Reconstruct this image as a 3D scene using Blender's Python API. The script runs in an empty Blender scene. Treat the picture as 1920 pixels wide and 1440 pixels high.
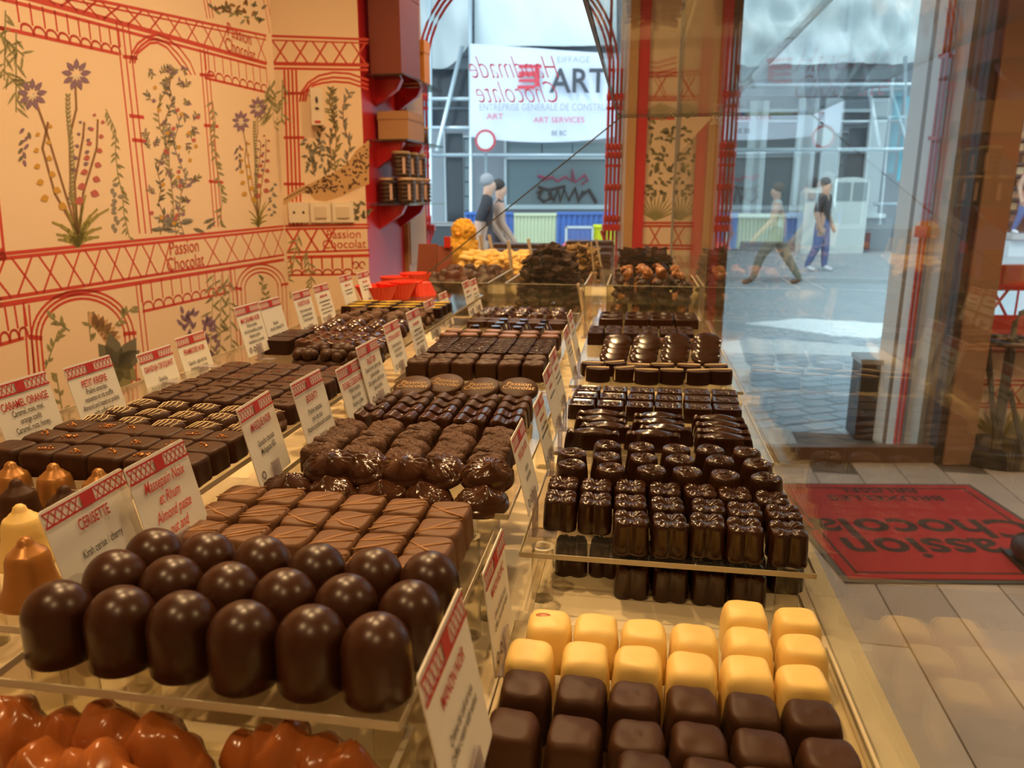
import bpy, bmesh, math, random
from math import sin, cos, pi, radians, atan2, sqrt, exp
from mathutils import Vector, Matrix, noise
random.seed(7)
S = bpy.context.scene
COL = S.collection
# ------------------------------------------------------------------ camera
H = 1.42; FPX = 1430.0
YAW = radians(9.25); PIT = radians(13.9)
FW = Vector((-sin(YAW)*cos(PIT), cos(YAW)*cos(PIT), -sin(PIT)))
RT = Vector((cos(YAW), sin(YAW), 0)); UP = RT.cross(FW)
CAM = Vector((0, 0, H))
cd = bpy.data.cameras.new('camera'); co = bpy.data.objects.new('camera', cd); COL.objects.link(co)
co.location = CAM
co.rotation_euler = Matrix((RT, UP, -FW)).transposed().to_euler()
cd.sensor_width = 36; cd.lens = 36*FPX/1920; cd.clip_start = .01; cd.clip_end = 200
cd.dof.use_dof = True; cd.dof.focus_distance = .62; cd.dof.aperture_fstop = 13.0
S.camera = co
# ------------------------------------------------------------------ world, light, exposure
S.view_settings.view_transform = 'Standard'; S.view_settings.look = 'None'
S.view_settings.gamma = 1; S.view_settings.exposure = 0.0
S.cycles.transparent_max_bounces = 40; S.cycles.max_bounces = 8
S.cycles.sample_clamp_indirect = 3
W = bpy.data.worlds.new('sky'); S.world = W; W.use_nodes = True
W.node_tree.nodes['Background'].inputs[0].default_value = (.66, .86, 1.0, 1)
W.node_tree.nodes['Background'].inputs[1].default_value = 2.25
sun = bpy.data.lights.new('sun_offscreen', 'SUN'); sun.energy = 2.6; sun.angle = .4; sun.color = (1, .97, .92)
so = bpy.data.objects.new('sun_offscreen', sun); COL.objects.link(so); so.rotation_euler = (radians(38), 0, radians(-30))
WARM = (1.0, .64, .30); LAMP = 7.0

# ------------------------------------------------------------------ pixel rays
def ray(x, y): return FW + RT*((x-960)/FPX) - UP*((y-720)/FPX)
def onz(x, y, z):
    d = ray(x, y); return CAM + d*((z-H)/d.z)
def onx(x, y, X):
    d = ray(x, y); return CAM + d*(X/d.x)
def ony(x, y, Y):
    d = ray(x, y); return CAM + d*(Y/d.y)
class Plane:
    """vertical plane through (x0,y0) with horizontal direction a; s runs along it"""
    def __init__(self, x0, y0, dx, dy):
        l = math.hypot(dx, dy); self.o = Vector((x0, y0, 0)); self.u = Vector((dx/l, dy/l, 0))
        self.n = Vector((self.u.y, -self.u.x, 0))      # to the right of u
        if self.n.dot(Vector((0, 0, 0))-self.o) < 0: self.n = -self.n   # faces the camera
    def px(self, x, y):
        d = ray(x, y); t = (self.o-CAM).dot(self.n)/d.dot(self.n)
        p = CAM + d*t - self.o
        return p.dot(self.u), p.z
    def pt(self, s, z, out=0.0):
        p = self.o + self.u*s + self.n*out; return Vector((p.x, p.y, z))
# ------------------------------------------------------------------ materials
MATS = {}
def mat(name, c=(.5, .5, .5), rough=.5, metal=0, var=0.0, vscale=40, bump=0.0, bscale=200, spec=.5, coat=0, sss=0, emit=None, es=1, trans=0):
    if name in MATS: return MATS[name]
    m = bpy.data.materials.new(name); m.use_nodes = True; nt = m.node_tree; N = nt.nodes; L = nt.links
    b = N['Principled BSDF']
    b.inputs['Base Color'].default_value = (*c, 1); b.inputs['Roughness'].default_value = rough
    b.inputs['Metallic'].default_value = metal; b.inputs['Specular IOR Level'].default_value = spec
    if coat: b.inputs['Coat Weight'].default_value = coat; b.inputs['Coat Roughness'].default_value = .12
    if sss:
        b.inputs['Subsurface Weight'].default_value = sss; b.inputs['Subsurface Scale'].default_value = .004
        b.inputs['Subsurface Radius'].default_value = (1, .6, .3)
    if emit: b.inputs['Emission Color'].default_value = (*emit, 1); b.inputs['Emission Strength'].default_value = es
    if var or bump:
        tc = N.new('ShaderNodeTexCoord')
    if var:
        nz = N.new('ShaderNodeTexNoise'); nz.inputs['Scale'].default_value = vscale; nz.inputs['Detail'].default_value = 3
        L.new(tc.outputs['Object'], nz.inputs['Vector'])
        oi = N.new('ShaderNodeObjectInfo')
        mx = N.new('ShaderNodeMix'); mx.data_type = 'RGBA'
        mx.inputs[6].default_value = (*[max(0, v*(1-var)) for v in c], 1)
        mx.inputs[7].default_value = (*[min(1, v*(1+var)) for v in c], 1)
        ad = N.new('ShaderNodeMath'); ad.operation = 'MULTIPLY_ADD'; ad.inputs[1].default_value = .5; 
        L.new(oi.outputs['Random'], ad.inputs[0]); 
        m2 = N.new('ShaderNodeMath'); m2.operation = 'MULTIPLY'; m2.inputs[1].default_value = .6
        L.new(nz.outputs[0], m2.inputs[0]); L.new(m2.outputs[0], ad.inputs[2])
        L.new(ad.outputs[0], mx.inputs[0]); L.new(mx.outputs[2], b.inputs['Base Color'])
    if bump:
        n2 = N.new('ShaderNodeTexNoise'); n2.inputs['Scale'].default_value = bscale; n2.inputs['Detail'].default_value = 4
        L.new(tc.outputs['Object'], n2.inputs['Vector'])
        bp = N.new('ShaderNodeBump'); bp.inputs['Strength'].default_value = bump; bp.inputs['Distance'].default_value = .002
        L.new(n2.outputs[0], bp.inputs['Height']); L.new(bp.outputs[0], b.inputs['Normal'])
    MATS[name] = m; return m
def glass(name, tint=(.97, .98, .97), rough=.02, ior=1.5, dust=0.0, dustc=(.8, .8, .8), k=1.0):
    """thin clear sheet: fresnel mirror over straight transmission, with a little surface dust"""
    if name in MATS: return MATS[name]
    m = bpy.data.materials.new(name); m.use_nodes = True; nt = m.node_tree; N = nt.nodes; L = nt.links
    N.remove(N['Principled BSDF']); out = N['Material Output']
    t = N.new('ShaderNodeBsdfTransparent'); t.inputs[0].default_value = (*tint, 1)
    g = N.new('ShaderNodeBsdfGlossy'); g.inputs['Roughness'].default_value = rough
    ge = N.new('ShaderNodeNewGeometry'); dt = N.new('ShaderNodeVectorMath'); dt.operation = 'DOT_PRODUCT'
    L.new(ge.outputs['Normal'], dt.inputs[0]); L.new(ge.outputs['Incoming'], dt.inputs[1])
    def mth(op, x, y=None):
        q = N.new('ShaderNodeMath'); q.operation = op; q.use_clamp = True
        for i_, z_ in enumerate((x, y)):
            if z_ is None: continue
            if isinstance(z_, (int, float)): q.inputs[i_].default_value = z_
            else: L.new(z_, q.inputs[i_])
        return q.outputs[0]
    r0 = ((ior-1)/(ior+1))**2
    ab = mth('ABSOLUTE', dt.outputs['Value']); f5 = mth('POWER', mth('SUBTRACT', 1.0, ab), 5.0)
    fr = mth('ADD', mth('MULTIPLY', f5, 1-r0), r0)
    mu = N.new('ShaderNodeMath'); mu.operation = 'MULTIPLY'; mu.inputs[1].default_value = k
    L.new(fr, mu.inputs[0])
    mx = N.new('ShaderNodeMixShader'); L.new(mu.outputs[0], mx.inputs[0]); L.new(t.outputs[0], mx.inputs[1]); L.new(g.outputs[0], mx.inputs[2])
    last = mx
    if dust:
        d = N.new('ShaderNodeBsdfDiffuse'); d.inputs[0].default_value = (*dustc, 1)
        nz = N.new('ShaderNodeTexNoise'); nz.inputs['Scale'].default_value = 14; nz.inputs['Detail'].default_value = 6
        m3 = N.new('ShaderNodeMath'); m3.operation = 'MULTIPLY'; m3.inputs[1].default_value = dust*2
        L.new(nz.outputs[0], m3.inputs[0])
        m4 = N.new('ShaderNodeMixShader'); L.new(m3.outputs[0], m4.inputs[0]); L.new(mx.outputs[0], m4.inputs[1]); L.new(d.outputs[0], m4.inputs[2])
        last = m4
    L.new(last.outputs[0], out.inputs[0]); MATS[name] = m; return m
# ------------------------------------------------------------------ object helpers
def mk(name, verts, faces, m, parent=None, smooth=False, idx=None, loc=None):
    me = bpy.data.meshes.new(name); me.from_pydata([tuple(v) for v in verts], [], faces)
    for x in (m if isinstance(m, (list, tuple)) else [m]): me.materials.append(x)
    if idx: me.polygons.foreach_set('material_index', idx)
    if smooth: me.polygons.foreach_set('use_smooth', [True]*len(me.polygons))
    me.update()
    return ob(name, me, parent, loc)
def ob(name, me, parent=None, loc=None):
    o = bpy.data.objects.new(name, me); COL.objects.link(o)
    if parent: o.parent = parent
    if loc is not None: o.location = loc
    return o
def tag(o, label, cat, group=None):
    o['label'] = label; o['category'] = cat
    if group: o['group'] = group
    return o
def struct(o, label=None):
    o['kind'] = 'structure'
    if label: o['label'] = label
    return o
def thing(name, label, cat, loc=(0, 0, 0), rz=0, group=None):
    o = bpy.data.objects.new(name, None); COL.objects.link(o); o.location = loc; o.rotation_euler.z = rz
    o.empty_display_size = .02
    return tag(o, label, cat, group)
class MB:
    """collects shapes for one mesh"""
    def __init__(s): s.v = []; s.f = []; s.i = []
    def add(s, v, f, mi=0):
        o = len(s.v); s.v += [Vector(p) for p in v]; s.f += [tuple(a+o for a in q) for q in f]; s.i += [mi]*len(f); return s
    def box(s, x0, y0, z0, x1, y1, z1, mi=0, M=None):
        v = [Vector((x, y, z)) for z in (z0, z1) for x, y in ((x0, y0), (x1, y0), (x1, y1), (x0, y1))]
        if M: v = [M @ p for p in v]
        return s.add(v, [(3, 2, 1, 0), (4, 5, 6, 7), (0, 1, 5, 4), (1, 2, 6, 5), (2, 3, 7, 6), (3, 0, 4, 7)], mi)
    def pbox(s, P, s0, s1, z0, z1, o0, o1, mi=0):
        v = [P.pt(a, z, o) for z in (z0, z1) for a, o in ((s0, o0), (s1, o0), (s1, o1), (s0, o1))]
        return s.add(v, [(3, 2, 1, 0), (4, 5, 6, 7), (0, 1, 5, 4), (1, 2, 6, 5), (2, 3, 7, 6), (3, 0, 4, 7)], mi)
    def tube(s, pts, r, n=8, mi=0, caps=True):
        pts = [Vector(p) for p in pts]; rr = r if isinstance(r, (list, tuple)) else [r]*len(pts); base = len(s.v)
        for k, p in enumerate(pts):
            d = (pts[min(k+1, len(pts)-1)]-pts[max(k-1, 0)]).normalized()
            a = Vector((0, 0, 1)) if abs(d.z) < .9 else Vector((1, 0, 0))
            e1 = d.cross(a).normalized(); e2 = d.cross(e1)
            for j in range(n):
                t = 2*pi*j/n; s.v.append(p+(e1*cos(t)+e2*sin(t))*rr[k])
        for k in range(len(pts)-1):
            for j in range(n):
                s.f.append((base+k*n+j, base+k*n+(j+1) % n, base+(k+1)*n+(j+1) % n, base+(k+1)*n+j)); s.i.append(mi)
        if caps:
            s.f.append(tuple(base+j for j in range(n))); s.f.append(tuple(base+(len(pts)-1)*n+j for j in reversed(range(n)))); s.i += [mi, mi]
        return s
    def lathe(s, prof, n=24, c=(0, 0, 0), mi=0):
        base = len(s.v); c = Vector(c); m = len(prof)
        for r, z in prof:
            for j in range(n):
                t = 2*pi*j/n; s.v.append(c+Vector((r*cos(t), r*sin(t), z)))
        for k in range(m-1):
            for j in range(n):
                s.f.append((base+k*n+j, base+k*n+(j+1) % n, base+(k+1)*n+(j+1) % n, base+(k+1)*n+j)); s.i.append(mi)
        s.f.append(tuple(base+j for j in reversed(range(n)))); s.f.append(tuple(base+(m-1)*n+j for j in range(n))); s.i += [mi, mi]
        return s
    def ball(s, c, r, n=10, m=6, sc=(1, 1, 1), mi=0):
        c = Vector(c); base = len(s.v)
        for k in range(1, m):
            a = pi*k/m
            for j in range(n):
                t = 2*pi*j/n; s.v.append(c+Vector((r*sc[0]*sin(a)*cos(t), r*sc[1]*sin(a)*sin(t), r*sc[2]*cos(a))))
        s.v += [c+Vector((0, 0, r*sc[2])), c-Vector((0, 0, r*sc[2]))]
        T = base+(m-1)*n; B = T+1
        for k in range(m-2):
            for j in range(n):
                s.f.append((base+k*n+j, base+(k+1)*n+j, base+(k+1)*n+(j+1) % n, base+k*n+(j+1) % n)); s.i.append(mi)
        for j in range(n):
            s.f.append((T, base+j, base+(j+1) % n)); s.f.append((B, base+(m-2)*n+(j+1) % n, base+(m-2)*n+j)); s.i += [mi, mi]
        return s
    def build(s, name, m, parent=None, smooth=False, loc=None):
        return mk(name, s.v, s.f, m, parent, smooth, s.i if isinstance(m, (list, tuple)) else None, loc)
    def mesh(s, name, m, smooth=False):
        o = s.build(name, m, None, smooth); me = o.data; bpy.data.objects.remove(o); return me
# text as flat mesh
TXT = {}
def text_mesh(body, size=1.0, sx=1.0, shear=0, m=None, align='CENTER', line=1.0, off=0.0, key=''):
    c = bpy.data.curves.new('text', 'FONT'); c.body = body; c.size = size; c.align_x = align; c.align_y = 'CENTER'
    c.shear = shear; c.space_line = line; c.offset = off; c.resolution_u = 3
    o = bpy.data.objects.new('text', c); COL.objects.link(o)
    bpy.context.view_layer.update()
    me = bpy.data.meshes.new_from_object(o.evaluated_get(bpy.context.evaluated_depsgraph_get()))
    bpy.data.objects.remove(o); bpy.data.curves.remove(c)
    for v in me.vertices: v.co.x *= sx
    me.materials.clear(); me.materials.append(m)
    return me
def frame_obj(name, me, origin, ex, ey, parent=None):
    """put a flat mesh (x,y) on axes ex, ey at origin by baking the coordinates"""
    ex = Vector(ex); ey = Vector(ey); origin = Vector(origin)
    for v in me.vertices: v.co = origin+ex*v.co.x+ey*v.co.y
    me.update(); return ob(name, me, parent)
# ------------------------------------------------------------------ the materials
cream = mat('wallpaper_cream', (.72, .54, .36), .75, var=.06, vscale=3)
red_print = mat('red_print', (.50, .045, .02), .6)
red_paint = mat('red_paint', (.56, .022, .03), .3)
wood = mat('light_wood', (.50, .27, .11), .45, var=.2, vscale=6)
white_p = mat('white_paint', (.82, .82, .80), .5)
bronze = mat('bronze_frame', (.16, .085, .05), .4, metal=.2)
dark_iron = mat('dark_iron', (.018, .014, .012), .45)
acry = glass('acrylic', (.93, .91, .84), .05, 1.45, dust=.015, dustc=(.75, .7, .6))
acry_edge = mat('acrylic_edge', (.50, .44, .31), .25)  # opaque tan: the bright edge glow of clear acrylic put into the colour
pane_g = glass('window_glass', (.94, .97, .97), .0, 1.45, k=.6)
case_g = glass('case_glass', (.94, .965, .955), .0, 1.5, dust=.012, dustc=(.75, .78, .8), k=.85)
# ------------------------------------------------------------------ room shell
FAC = Plane(0, 4.0, cos(radians(9)), sin(radians(9)))          # the street front of the shop
CX, CY = -1.398, 2.93
LW = Plane(CX, CY, .0459, -.9989)                               # papered wall behind the counter, s runs towards the camera
CWALL = Plane(CX, CY, .902, .432)                               # splayed piece of wall by the window
RVX, RVY = CWALL.pt(.3245, 0).x, CWALL.pt(.3245, 0).y
ex, ey = FAC.pt(-1.09, 0).x, FAC.pt(-1.09, 0).y
CEIL = 2.75
plank_mats = [mat('floor_tile_%s' % n, c, .45, var=.22, vscale=7, bump=.15, bscale=60) for n, c in (('grey', (.38, .335, .30)), ('taupe', (.35, .30, .265)), ('pale', (.42, .375, .335)))]
grout = mat('floor_grout', (.10, .085, .075), .8)
mbf = MB().box(-1.7, -1.7, -.10, 3.4, 4.75, -.006)
floor = struct(mbf.build('floor', grout), 'grey wood-look tile floor of the shop')
# planks run along the direction measured on the photo
pd = (onz(1830, 1440, 0)-onz(1638, 1090, 0)); pd.z = 0; pd.normalize(); 
if pd.y < 0: pd = -pd
pn = Vector((pd.y, -pd.x, 0))
o0 = onz(1638, 1090, 0); o0.z = 0
PW, PL = .225, 1.2
pme = None
for i in range(-9, 13):
    for j in range(-4, 4):
        a0 = o0+pn*(i*PW)+pd*((j+(i*.37) % 1)*PL)
        cen = a0+pn*(PW/2)+pd*(PL/2)
        if not (-.1 < cen.x < 3.3 and -.6 < cen.y < 4.5): continue
        if pme is None:
            b = MB(); b.box(.003, .003, -.006, PW-.003, PL-.003, 0); pme = b.mesh('floor_tile', plank_mats[0])
        me = pme.copy(); me.materials[0] = plank_mats[(i*3+j*5) % 3]
        o = ob('floor_tile', me, floor, (a0.x, a0.y, 0)); o.rotation_euler.z = atan2(pn.y, pn.x)
ceil_m = mat('ceiling_white', (.7, .62, .5), .8)
struct(MB().box(-1.7, -1.7, CEIL, 3.4, 4.6, CEIL+.1).build('ceiling', ceil_m), 'cream ceiling')
lw_o = struct(MB().pbox(LW, 0, 4.7, 0, CEIL, 0, -.1).build('wall_left', cream), 'cream wall papered with red trellis and flowers')
cw_o = struct(MB().pbox(CWALL, -.02, .3245, 0, CEIL, 0, -.1).build('wall_corner', cream), 'narrow papered wall with light switches')
struct(MB().box(-1.7, -1.75, 0, 3.4, -1.65, CEIL).build('wall_back', cream), 'cream wall behind the counter')
struct(MB().box(3.3, -1.7, 0, 3.4, 4.7, CEIL).build('wall_right', cream), 'cream side wall')
# red reveal with wood edge
RV = Plane(RVX, RVY, ex-RVX, ey-RVY)
rl = math.hypot(ex-RVX, ey-RVY)
rev = struct(MB().pbox(RV, 0, rl*.60, 0, CEIL, 0, -.12).build('wall_reveal', red_paint), 'deep red panelled window reveal')
struct(MB().pbox(RV, rl*.60, rl-.03, 0, CEIL, .02, -.12).build('trim_1', wood), 'light wood upright beside the red reveal')
struct(MB().pbox(RV, rl*.62, rl-.06, 0, .98, .04, .02).pbox(RV, rl*.62, rl-.06, 1.1, 2.5, .026, .02).build('trim_2', wood), 'light wood panel strip on the upright')
# pier between window and door
p0 = FAC.px(1167, 440)[0]; p1 = p0+.46
pier_m = cream
pier = struct(MB().pbox(FAC, p0+.10, p1-.02, 0, CEIL, .0, -.3).build('wall_pier', pier_m), 'papered pier between window and door')
struct(MB().pbox(FAC, p0, p0+.045, 0, CEIL, .03, -.3).build('trim_3', wood), 'light wood edge of the papered pier')
struct(MB().pbox(FAC, p0+.045, p0+.10, 0, CEIL, .02, -.3).build('trim_4', red_paint), 'red painted strip on the pier')
struct(MB().pbox(FAC, p1-.02, p1+.03, 0, CEIL, .02, -.3).build('trim_5', red_paint), 'red painted edge strip beside the door')
struct(MB().pbox(FAC, -1.25, p0, 0, .72, -.0, -.28).build('wall_front', cream), 'low wall under the shop window')
struct(MB().pbox(FAC, -1.3, 3.4, 2.62, CEIL, .0, -.3).build('trim_6', red_paint), 'red lintel above the shop front')
# window glass
win = struct(MB().pbox(FAC, -1.09, p0, .72, 2.62, -.10, -.106).build('window_1', pane_g), 'large display window to the street')
# glazed door: bronze frame with one big pane
ds0, ds1 = p1+.03, FAC.px(1750, 866)[0]
door = struct(MB().pbox(FAC, ds0, ds1, 0, .09, -.0, -.06).pbox(FAC, ds0, ds1, 2.5, 2.62, 0, -.06).pbox(FAC, ds0, ds0+.05, .09, 2.5, 0, -.06).build('door_1', bronze), 'glazed shop door with bronze frame')
MB().pbox(FAC, ds0+.05, ds1, .09, 2.5, -.027, -.033).build('glass_pane', pane_g, door)
MB().pbox(FAC, ds1-.0, ds1+.04, 0, 2.62, .012, -.07).build('door_post', mat('dark_seal', (.03, .02, .018), .5), door)
struct(MB().pbox(FAC, ds1+.04, ds1+.19, 0, CEIL, .03, -.34).build('trim_7', mat('brown_post', (.30, .17, .10), .45, var=.1, vscale=3)), 'brown post between door and side window')
# side window: recessed papered low wall, ledge, lattice strip, pane
so0, so1 = ds1+.19, 3.35
lo = -.34
sz = lambda y: Plane(*FAC.pt(0, 0, lo).xy, FAC.u.x, FAC.u.y).px(1880, y)[1]
SW = Plane(*FAC.pt(0, 0, lo).xy, FAC.u.x, FAC.u.y)
zl = SW.px(1880, 655)[1]; zs = SW.px(1880, 597)[1]
low = struct(MB().pbox(SW, so0, so1, 0, zl, 0, -.12).build('wall_low', cream), 'papered low wall under the side window')
struct(MB().pbox(SW, so0, so1, zl, zl+.05, .10, -.12).build('trim_8', mat('plum_ledge', (.20, .03, .045), .35)), 'plum coloured ledge of the side window')
struct(MB().pbox(SW, so0, so1, zl+.05, zs, .02, -.12).build('trim_9', red_paint), 'red board above the ledge')
zx = SW.px(1880, 535)[1]
latt = MB(); 
latt.pbox(SW, so0, so1, zs, zs+.018, -.0, -.02); latt.pbox(SW, so0, so1, zx-.012, zx, 0, -.02)
k = so0
while k < so1:
    w = .20
    for a, b_ in ((k, k+w*.55), (k+w*.55, k)):
        latt.tube([SW.pt(a, zs+.01, -.01), SW.pt(b_, zx-.006, -.01)], .008, 6)
    latt.tube([SW.pt(k+w*.78, zs+.01, -.01), SW.pt(k+w*.78, zx-.006, -.01)], .006, 6); k += w
struct(latt.build('trim_10', red_paint), 'red lattice strip at the foot of the side window')
struct(MB().pbox(SW, so0, so1, zs-.0, 2.62, -.10, -.106).build('window_2', pane_g), 'side window beside the door')
struct(MB().pbox(SW, so0, so1, zx-.03, zx-.015, .0, -.22).build('window_shelf_2', mat('red_board', (.42, .03, .03), .4)), 'red display board in the side window')
# red metal trellis on a shop window: bars, collars, arch
def trellis(name, x0, x1, label, out=-.13, top=(1085, 0)):
    t = thing(name, label, 'trellis', FAC.pt(FAC.px((x0+x1)/2, 440)[0], .72, out))
    inv = Matrix.Translation(-t.location)
    n = 4; s_ = [FAC.px(x0+(x1-x0)*i/(n-1), 330)[0] for i in range(n)]
    for i, q in enumerate(s_):
        b = MB(); b.tube([FAC.pt(q, .72, out), FAC.pt(q, 2.02 if i else 2.6, out)], .0075, 8)
        for z in (1.30, 1.62, 1.30+.16, 1.66, 1.9):
            b.lathe([(.006, -.02), (.012, -.014), (.012, .014), (.006, .02)], 8, FAC.pt(q, z, out))
        o = b.build('bar', red_paint, t, True); o.data.transform(inv)
    b = MB(); sgn = 1 if x0 < 960 else -1
    for z in (1.26, 1.56, 1.84, 2.02): b.pbox(FAC, min(s_)-.01, max(s_)+.01, z, z+.014, out+.006, out-.006)
    o = b.build('crossbar', red_paint, t); o.data.transform(inv)
    b = MB(); zc = 1.24
    e = max(s_) if sgn > 0 else min(s_)
    b.pbox(FAC, min(s_)-.015, max(s_)+.03*sgn if sgn > 0 else max(s_)+.015, zc, zc+.03, out+.03, out-.03)
    b.tube([FAC.pt(e+.02*sgn, zc, out), FAC.pt(e-.0*sgn, zc-.05, out), FAC.pt(e-.01*sgn, zc-.12, out)], .009, 8)
    o = b.build('bracket', red_paint, t, False); o.data.transform(inv)
    return t, s_
tl, sl = trellis('window_trellis', 778, 797, 'red metal trellis standing beside the red reveal')
tr, sr = trellis('window_trellis', 1143, 1166, 'red metal trellis standing beside the papered pier')
# arch joining them
arch = thing('window_arch', 'red metal arch spanning the top of the display window', 'arch', FAC.pt((sl[0]+sr[-1])/2, 2.0, -.13))
for k, d in enumerate((0, .022, .044)):
    a0, a1 = sl[1]+d, sr[2]-d; mid = (a0+a1)/2; r = (a1-a0)/2
    pts = [FAC.pt(mid-r*cos(pi*i/28), 2.02+(.52-d)*sin(pi*i/28), -.13) for i in range(29)]
    o = MB().tube(pts, .007, 8).build('rib', red_paint, arch, True); o.data.transform(Matrix.Translation(-arch.location))
# three glass shelves on the reveal with red wedge brackets
RS = lambda x, y: RV.px(x, y)
shelf_z = []
sg = glass('shelf_glass', (.72, .80, .74), .03, 1.5)
for k, (y, nm) in enumerate(((150, 'top'), (266, 'middle'), (381, 'bottom'))):
    s0, z0 = RS(704, y); s0 = .10; z0 = ony(735, y, 3.28).z; shelf_z.append(z0)
    t = thing('wall_shelf', 'green edged glass shelf on red brackets, %s one on the red reveal' % nm, 'shelf', RV.pt(.26, z0, .01))
    inv = Matrix.Translation(-t.location)
    o = MB().pbox(RV, .04, .56, z0-.008, z0, .0, .17).build('glass_plate', sg, t); o.data.transform(inv)
    for a in (.14, .40):
        v = [RV.pt(a+da, z, q) for da in (0, .03) for z, q in ((z0-.008, 0), (z0-.008, .12), (z0-.045, .10), (z0-.11, 0))]
        o = mk('bracket', v, [(0, 1, 2, 3), (7, 6, 5, 4), (0, 4, 5, 1), (1, 5, 6, 2), (2, 6, 7, 3), (3, 7, 4, 0)], red_paint, t); o.data.transform(inv)
# ------------------------------------------------------------------ printed wallpaper (flat print on the papered walls)
leafg = mat('print_leaf_green', (.24, .21, .085), .7); leafd = mat('print_leaf_dark', (.14, .125, .075), .7); leafb = mat('print_leaf_blue', (.22, .20, .16), .7)
bladeg = mat('print_blade_green', (.27, .23, .05), .7)
petp = mat('print_petal_purple', (.21, .12, .17), .7); pety = mat('print_petal_yellow', (.50, .27, .03), .7); petr = mat('print_petal_pink', (.42, .10, .08), .7)
brownp = mat('print_brown', (.23, .11, .04), .7); tanp = mat('print_tan', (.50, .30, .13), .7); spotp = mat('print_spot', (.10, .045, .02), .7)
creamp = mat('print_white', (.68, .56, .42), .7)
class Print:
    def __init__(s, P, to=.00022): s.P = P; s.L = {}; s.to = to; s.k = 0
    def poly(s, m, pts, lay=0):   # pts in wall coordinates
        mb = s.L.setdefault((m.name, lay), (m, MB()))[1]
        o = s.to*(1+lay); mb.add([s.P.pt(a, z, o) for a, z in pts], [tuple(range(len(pts)))])
    def ppoly(s, m, pts, lay=0): s.poly(m, [s.P.px(*p) for p in pts], lay)
    def line(s, m, pts, w, lay=0, px=True):
        q = [s.P.px(*p) for p in pts] if px else pts
        for i in range(len(q)-1):
            a, b = Vector(q[i]), Vector(q[i+1]); d = (b-a)
            if d.length < 1e-6: continue
            d.normalize(); n = Vector((-d.y, d.x))*w/2; e = d*w*.2
            s.poly(m, [a+n-e, a-n-e, b-n+e, b+n+e], lay)
    def leaf(s, m, x, y, ang, l, w, lay=0):   # pixel leaf
        c, n = cos(ang), sin(ang); f = lambda u, v: (x+u*c-v*n, y-(u*n+v*c))
        s.ppoly(m, [f(0, 0), f(l*.3, w/2), f(l*.65, w*.42), f(l, 0), f(l*.65, -w*.42), f(l*.3, -w/2)], lay)
    def arc(s, m, c, rx, ry, a0, a1, w, n=20, lay=0):
        s.line(m, [(c[0]+rx*cos(radians(a0+(a1-a0)*i/n)), c[1]-ry*sin(radians(a0+(a1-a0)*i/n))) for i in range(n+1)], w, lay)
    def build(s, parent):
        nm = {'red_print': 'trellis_print'}
        for (k, lay), (m, mb) in s.L.items():
            o = mb.build(nm.get(k, k), m, parent)
def sprig(pr, pts, m, n, l, w, rnd, lay=1, stem=None):
    """a stem through the pixel points with pairs of leaves"""
    if stem: pr.line(stem, pts, .004, lay)
    for i in range(len(pts)-1):
        for k in range(n):
            t = (k+rnd.random())/n; x = pts[i][0]+(pts[i+1][0]-pts[i][0])*t; y = pts[i][1]+(pts[i+1][1]-pts[i][1])*t
            a = atan2(-(pts[i+1][1]-pts[i][1]), pts[i+1][0]-pts[i][0])+random.choice((-1, 1))*rnd.uniform(.4, 1.1)
            pr.leaf(m, x, y, a, l*rnd.uniform(.7, 1.2), w, lay)
def lerp(p, q, t): return (p[0]+(q[0]-p[0])*t, p[1]+(q[1]-p[1])*t)
def _lines(pr, A0, A1, B0, B1):
    a0, a1, b0, b1 = (pr.P.px(*q) for q in (A0, A1, B0, B1))
    zl_ = lambda p, q: (lambda s_: p[1]+(q[1]-p[1])*(s_-p[0])/(q[0]-p[0]))
    return a0[0], a1[0], zl_(a0, a1), zl_(b0, b1)
def lattice(pr, A0, A1, B0, B1, n, w, skip=()):
    """X lattice between upper line A and lower line B (pixels), crosses upright on the wall"""
    s0, s1, za_, zb2 = _lines(pr, A0, A1, B0, B1)
    for i in range(n):
        p, q = s0+(s1-s0)*(i+.12)/n, s0+(s1-s0)*(i+.88)/n
        pr.line(red_print, [(p, za_(p)), (q, zb2(q))], w, 0, False); pr.line(red_print, [(q, za_(q)), (p, zb2(p))], w, 0, False)
def balus(pr, A0, A1, B0, B1, n, w):
    s0, s1, za_, zb2 = _lines(pr, A0, A1, B0, B1)
    for i in range(n+1):
        p = s0+(s1-s0)*i/n; h_ = za_(p)-zb2(p); m_ = zb2(p)+h_*.32
        pr.line(red_print, [(p, za_(p)), (p, m_)], w, 0, False)
        if i < n:
            q = s0+(s1-s0)*(i+1)/n; c_ = (p+q)/2; r_ = (q-p)/2
            pr.line(red_print, [(c_-r_*cos(pi*k/10)*.92, zb2(c_)+h_*.30*abs(sin(pi*k/10))**.6) for k in range(11)], w, 0, False)
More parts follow.
